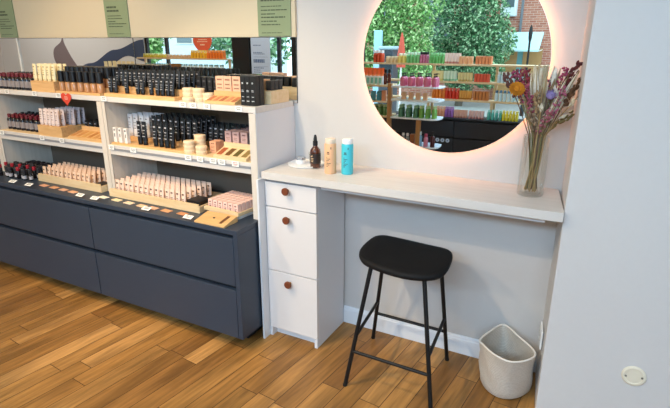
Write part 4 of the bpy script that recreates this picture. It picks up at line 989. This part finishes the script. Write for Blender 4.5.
row('pink bottle with black pump', -1.825, -1.475, 5, 1.0515, 'c8647e', '141416', .135, S_+' upper shelf', 'pump', .03, y=SY-.06, depth=2)
row('tiny peach carton', -1.80, -1.56, 4, .9115, 'e4b48c', 'x', .075, S_+' second shelf', 'box', .022, y=SY-.05, depth=1)
row('dark green bottle', -1.83, -1.66, 3, .7215, '4c7c58', '9cc49c', .13, S_+' third shelf', r=.027, y=SY-.05, depth=2)
row('lime green bottle', -1.60, -1.46, 3, .7215, '7cb454', 'c4dca0', .13, S_+' third shelf', r=.022, y=SY-.05, depth=2)
row('orange tube', -2.30, -2.11, 5, 1.0535+.09, 'e6682c', 'f08c50', .09, S_+' left top', 'tube', .017, y=SY-.16, depth=2) if False else None
riser('display_box', 'white box lifting orange tubes at left of the curved stand', -2.335, -2.075, [(SY-.22, SY-.08, .088)], 1.0535, WHITE, 'display box')
row('orange tube', -2.30, -2.10, 5, 1.1420, 'e6682c', 'f08c50', .085, S_+' left top', 'tube', .017, y=SY-.115, depth=2)
row('sea green tube', -2.32, -2.08, 6, 1.0535, '7cb8a4', 'd8ece0', .075, S_+' left top', 'tube', .016, y=SY-.035, depth=1)
row('amber bottle with dark cap', -2.052, -2.005, 2, 1.0535, '5a2414', '1c1412', .165, S_+' left top', r=.021, y=SY-.05, depth=1) if False else \
    row('amber bottle', -2.045, -1.998, 2, 1.0535, '5a2414', '1c1412', .165, S_+' left top', r=.020, y=SY-.10, depth=1)
row('teal carton', -2.30, -2.09, 4, .8835, '4c94a4', 'x', .10, S_+' left middle', 'box', .022, y=SY-.05, depth=1)
row('peach carton', -2.03, -1.995, 1, .8835, 'e8a078', 'x', .11, S_+' left middle', 'box', .022, y=SY-.05, depth=1)
row('olive bottle', -2.32, -2.02, 6, .7235, '6c9450', 'b8cc8c', .12, S_+' left lower', r=.023, y=SY-.05, depth=2)
B_ = 'on lowest white shelf'
row('grey dropper bottle', -1.79, -1.74, 2, .4165, '9a9c94', 'e8e8e8', .13, B_, r=.02, y=SY-.05, depth=1)
row('brown carton', -1.69, -1.66, 1, .4165, 'a8683c', 'x', .12, B_, 'box', .024, y=SY-.08, depth=1)
row('light blue bottle', -1.60, -1.6, 1, .4165, '8cc0e4', 'd8e8f0', .16, B_, r=.026, y=SY-.05, depth=1)
row('rose pink bottle', -1.53, -1.5, 1, .4165, 'e08ca4', 'c84c6c', .14, B_, r=.024, y=SY-.05, depth=1)
row('dark red pump bottle', -1.455, -1.4, 1, .4165, '48181a', '141416', .17, B_, 'pump', .025, y=SY-.05, depth=1)
# ---- long mirror: bottles, disc sign, poster
L_ = 'in long mirror'
row('yellow bottle', -6.62, -6.20, 8, ZA, 'd8c048', 'f0e090', .06, 'window shelf left '+L_, r=.02)
row('tan jar', -6.10, -5.66, 7, ZA, 'd8b48c', 'e8d4b8', .055, 'window shelf '+L_, r=.026)
row('golden bottle', -5.60, -5.36, 5, ZA, 'eab42c', 'f4d468', .12, 'window shelf '+L_, r=.021)
row('orange bottle', -5.28, -5.0, 6, ZA, 'e87a24', 'f09848', .12, 'window shelf '+L_, r=.02)
row('white bottle', -6.60, -5.05, 16, ZB, 'dce4e0', '8ca8a0', .11, 'second tier '+L_, r=.022)
t = thing('basket', 'round brown wicker basket on window shelf in long mirror', 'basket', (-5.83, FR+.09, 1.05))
PK['dummy'] = None
MB().lathe([(.06, 0), (.085, .05), (.092, .13), (.086, .13), (.078, .05), (.001, .006)], 24).build('body', weave_mat('wicker', '6a4428', 'a87444'), t, smooth=40)
MB().lathe([(.05, -.03), (.06, -.001)], 16).build('foot', OAKSH, t)
t = thing('disc_sign', 'round orange red sign hanging in the window, in long mirror', 'sign', (-5.50, -4.08, 1.54))
MB().lathe([(.185, 0), (.185, -.012)], 40, axis='y').build('disc', mat('disc_orange', 'e0603c', .5), t, smooth=30)
mb = MB()
for z, w_, h in ((.07, .10, .02), (.02, .2, .016), (-.01, .16, .012), (-.04, .2, .012), (-.09, .08, .02)):
    u = -w_/2; 
    while u < w_/2: mb.box(u, u+.022, .0118, .0130, z, z+h); u += .03
mb.build('lettering', mat('print_cream2', 'f4d8bc', .7), t)
MB().tube([(0, -.006, .18), (0, -.006, .88)], .003, 6).build('cord', WHITE, t)
t = thing('poster', 'pale blue door poster with dark lettering in long mirror', 'poster', (-4.44, -4.115, 1.05))
MB().box(-.17, .17, 0, .006, 0, .80).build('sheet', mat('poster_blue', 'c4d8f4', .6), t)
mb = MB(); rnd = random.Random(4)
for z, w_, h in ((.56, .10, .012), (.30, .16, .010), (.28, .2, .010), (.24, .26, .003), (.16, .2, .05), (.105, .26, .003), (.08, .18, .012), (.05, .12, .01), (.02, .14, .01), (.40, .14, .012)):
    u = -.13
    while u < -.13+w_: l_ = rnd.uniform(.012, .03) if h > .004 else .26; mb.box(u, min(u+l_, -.13+w_), .0058, .0072, z, z+h); u += l_+.006
mb.build('lettering', mat('poster_ink', '5c78a4', .7), t)
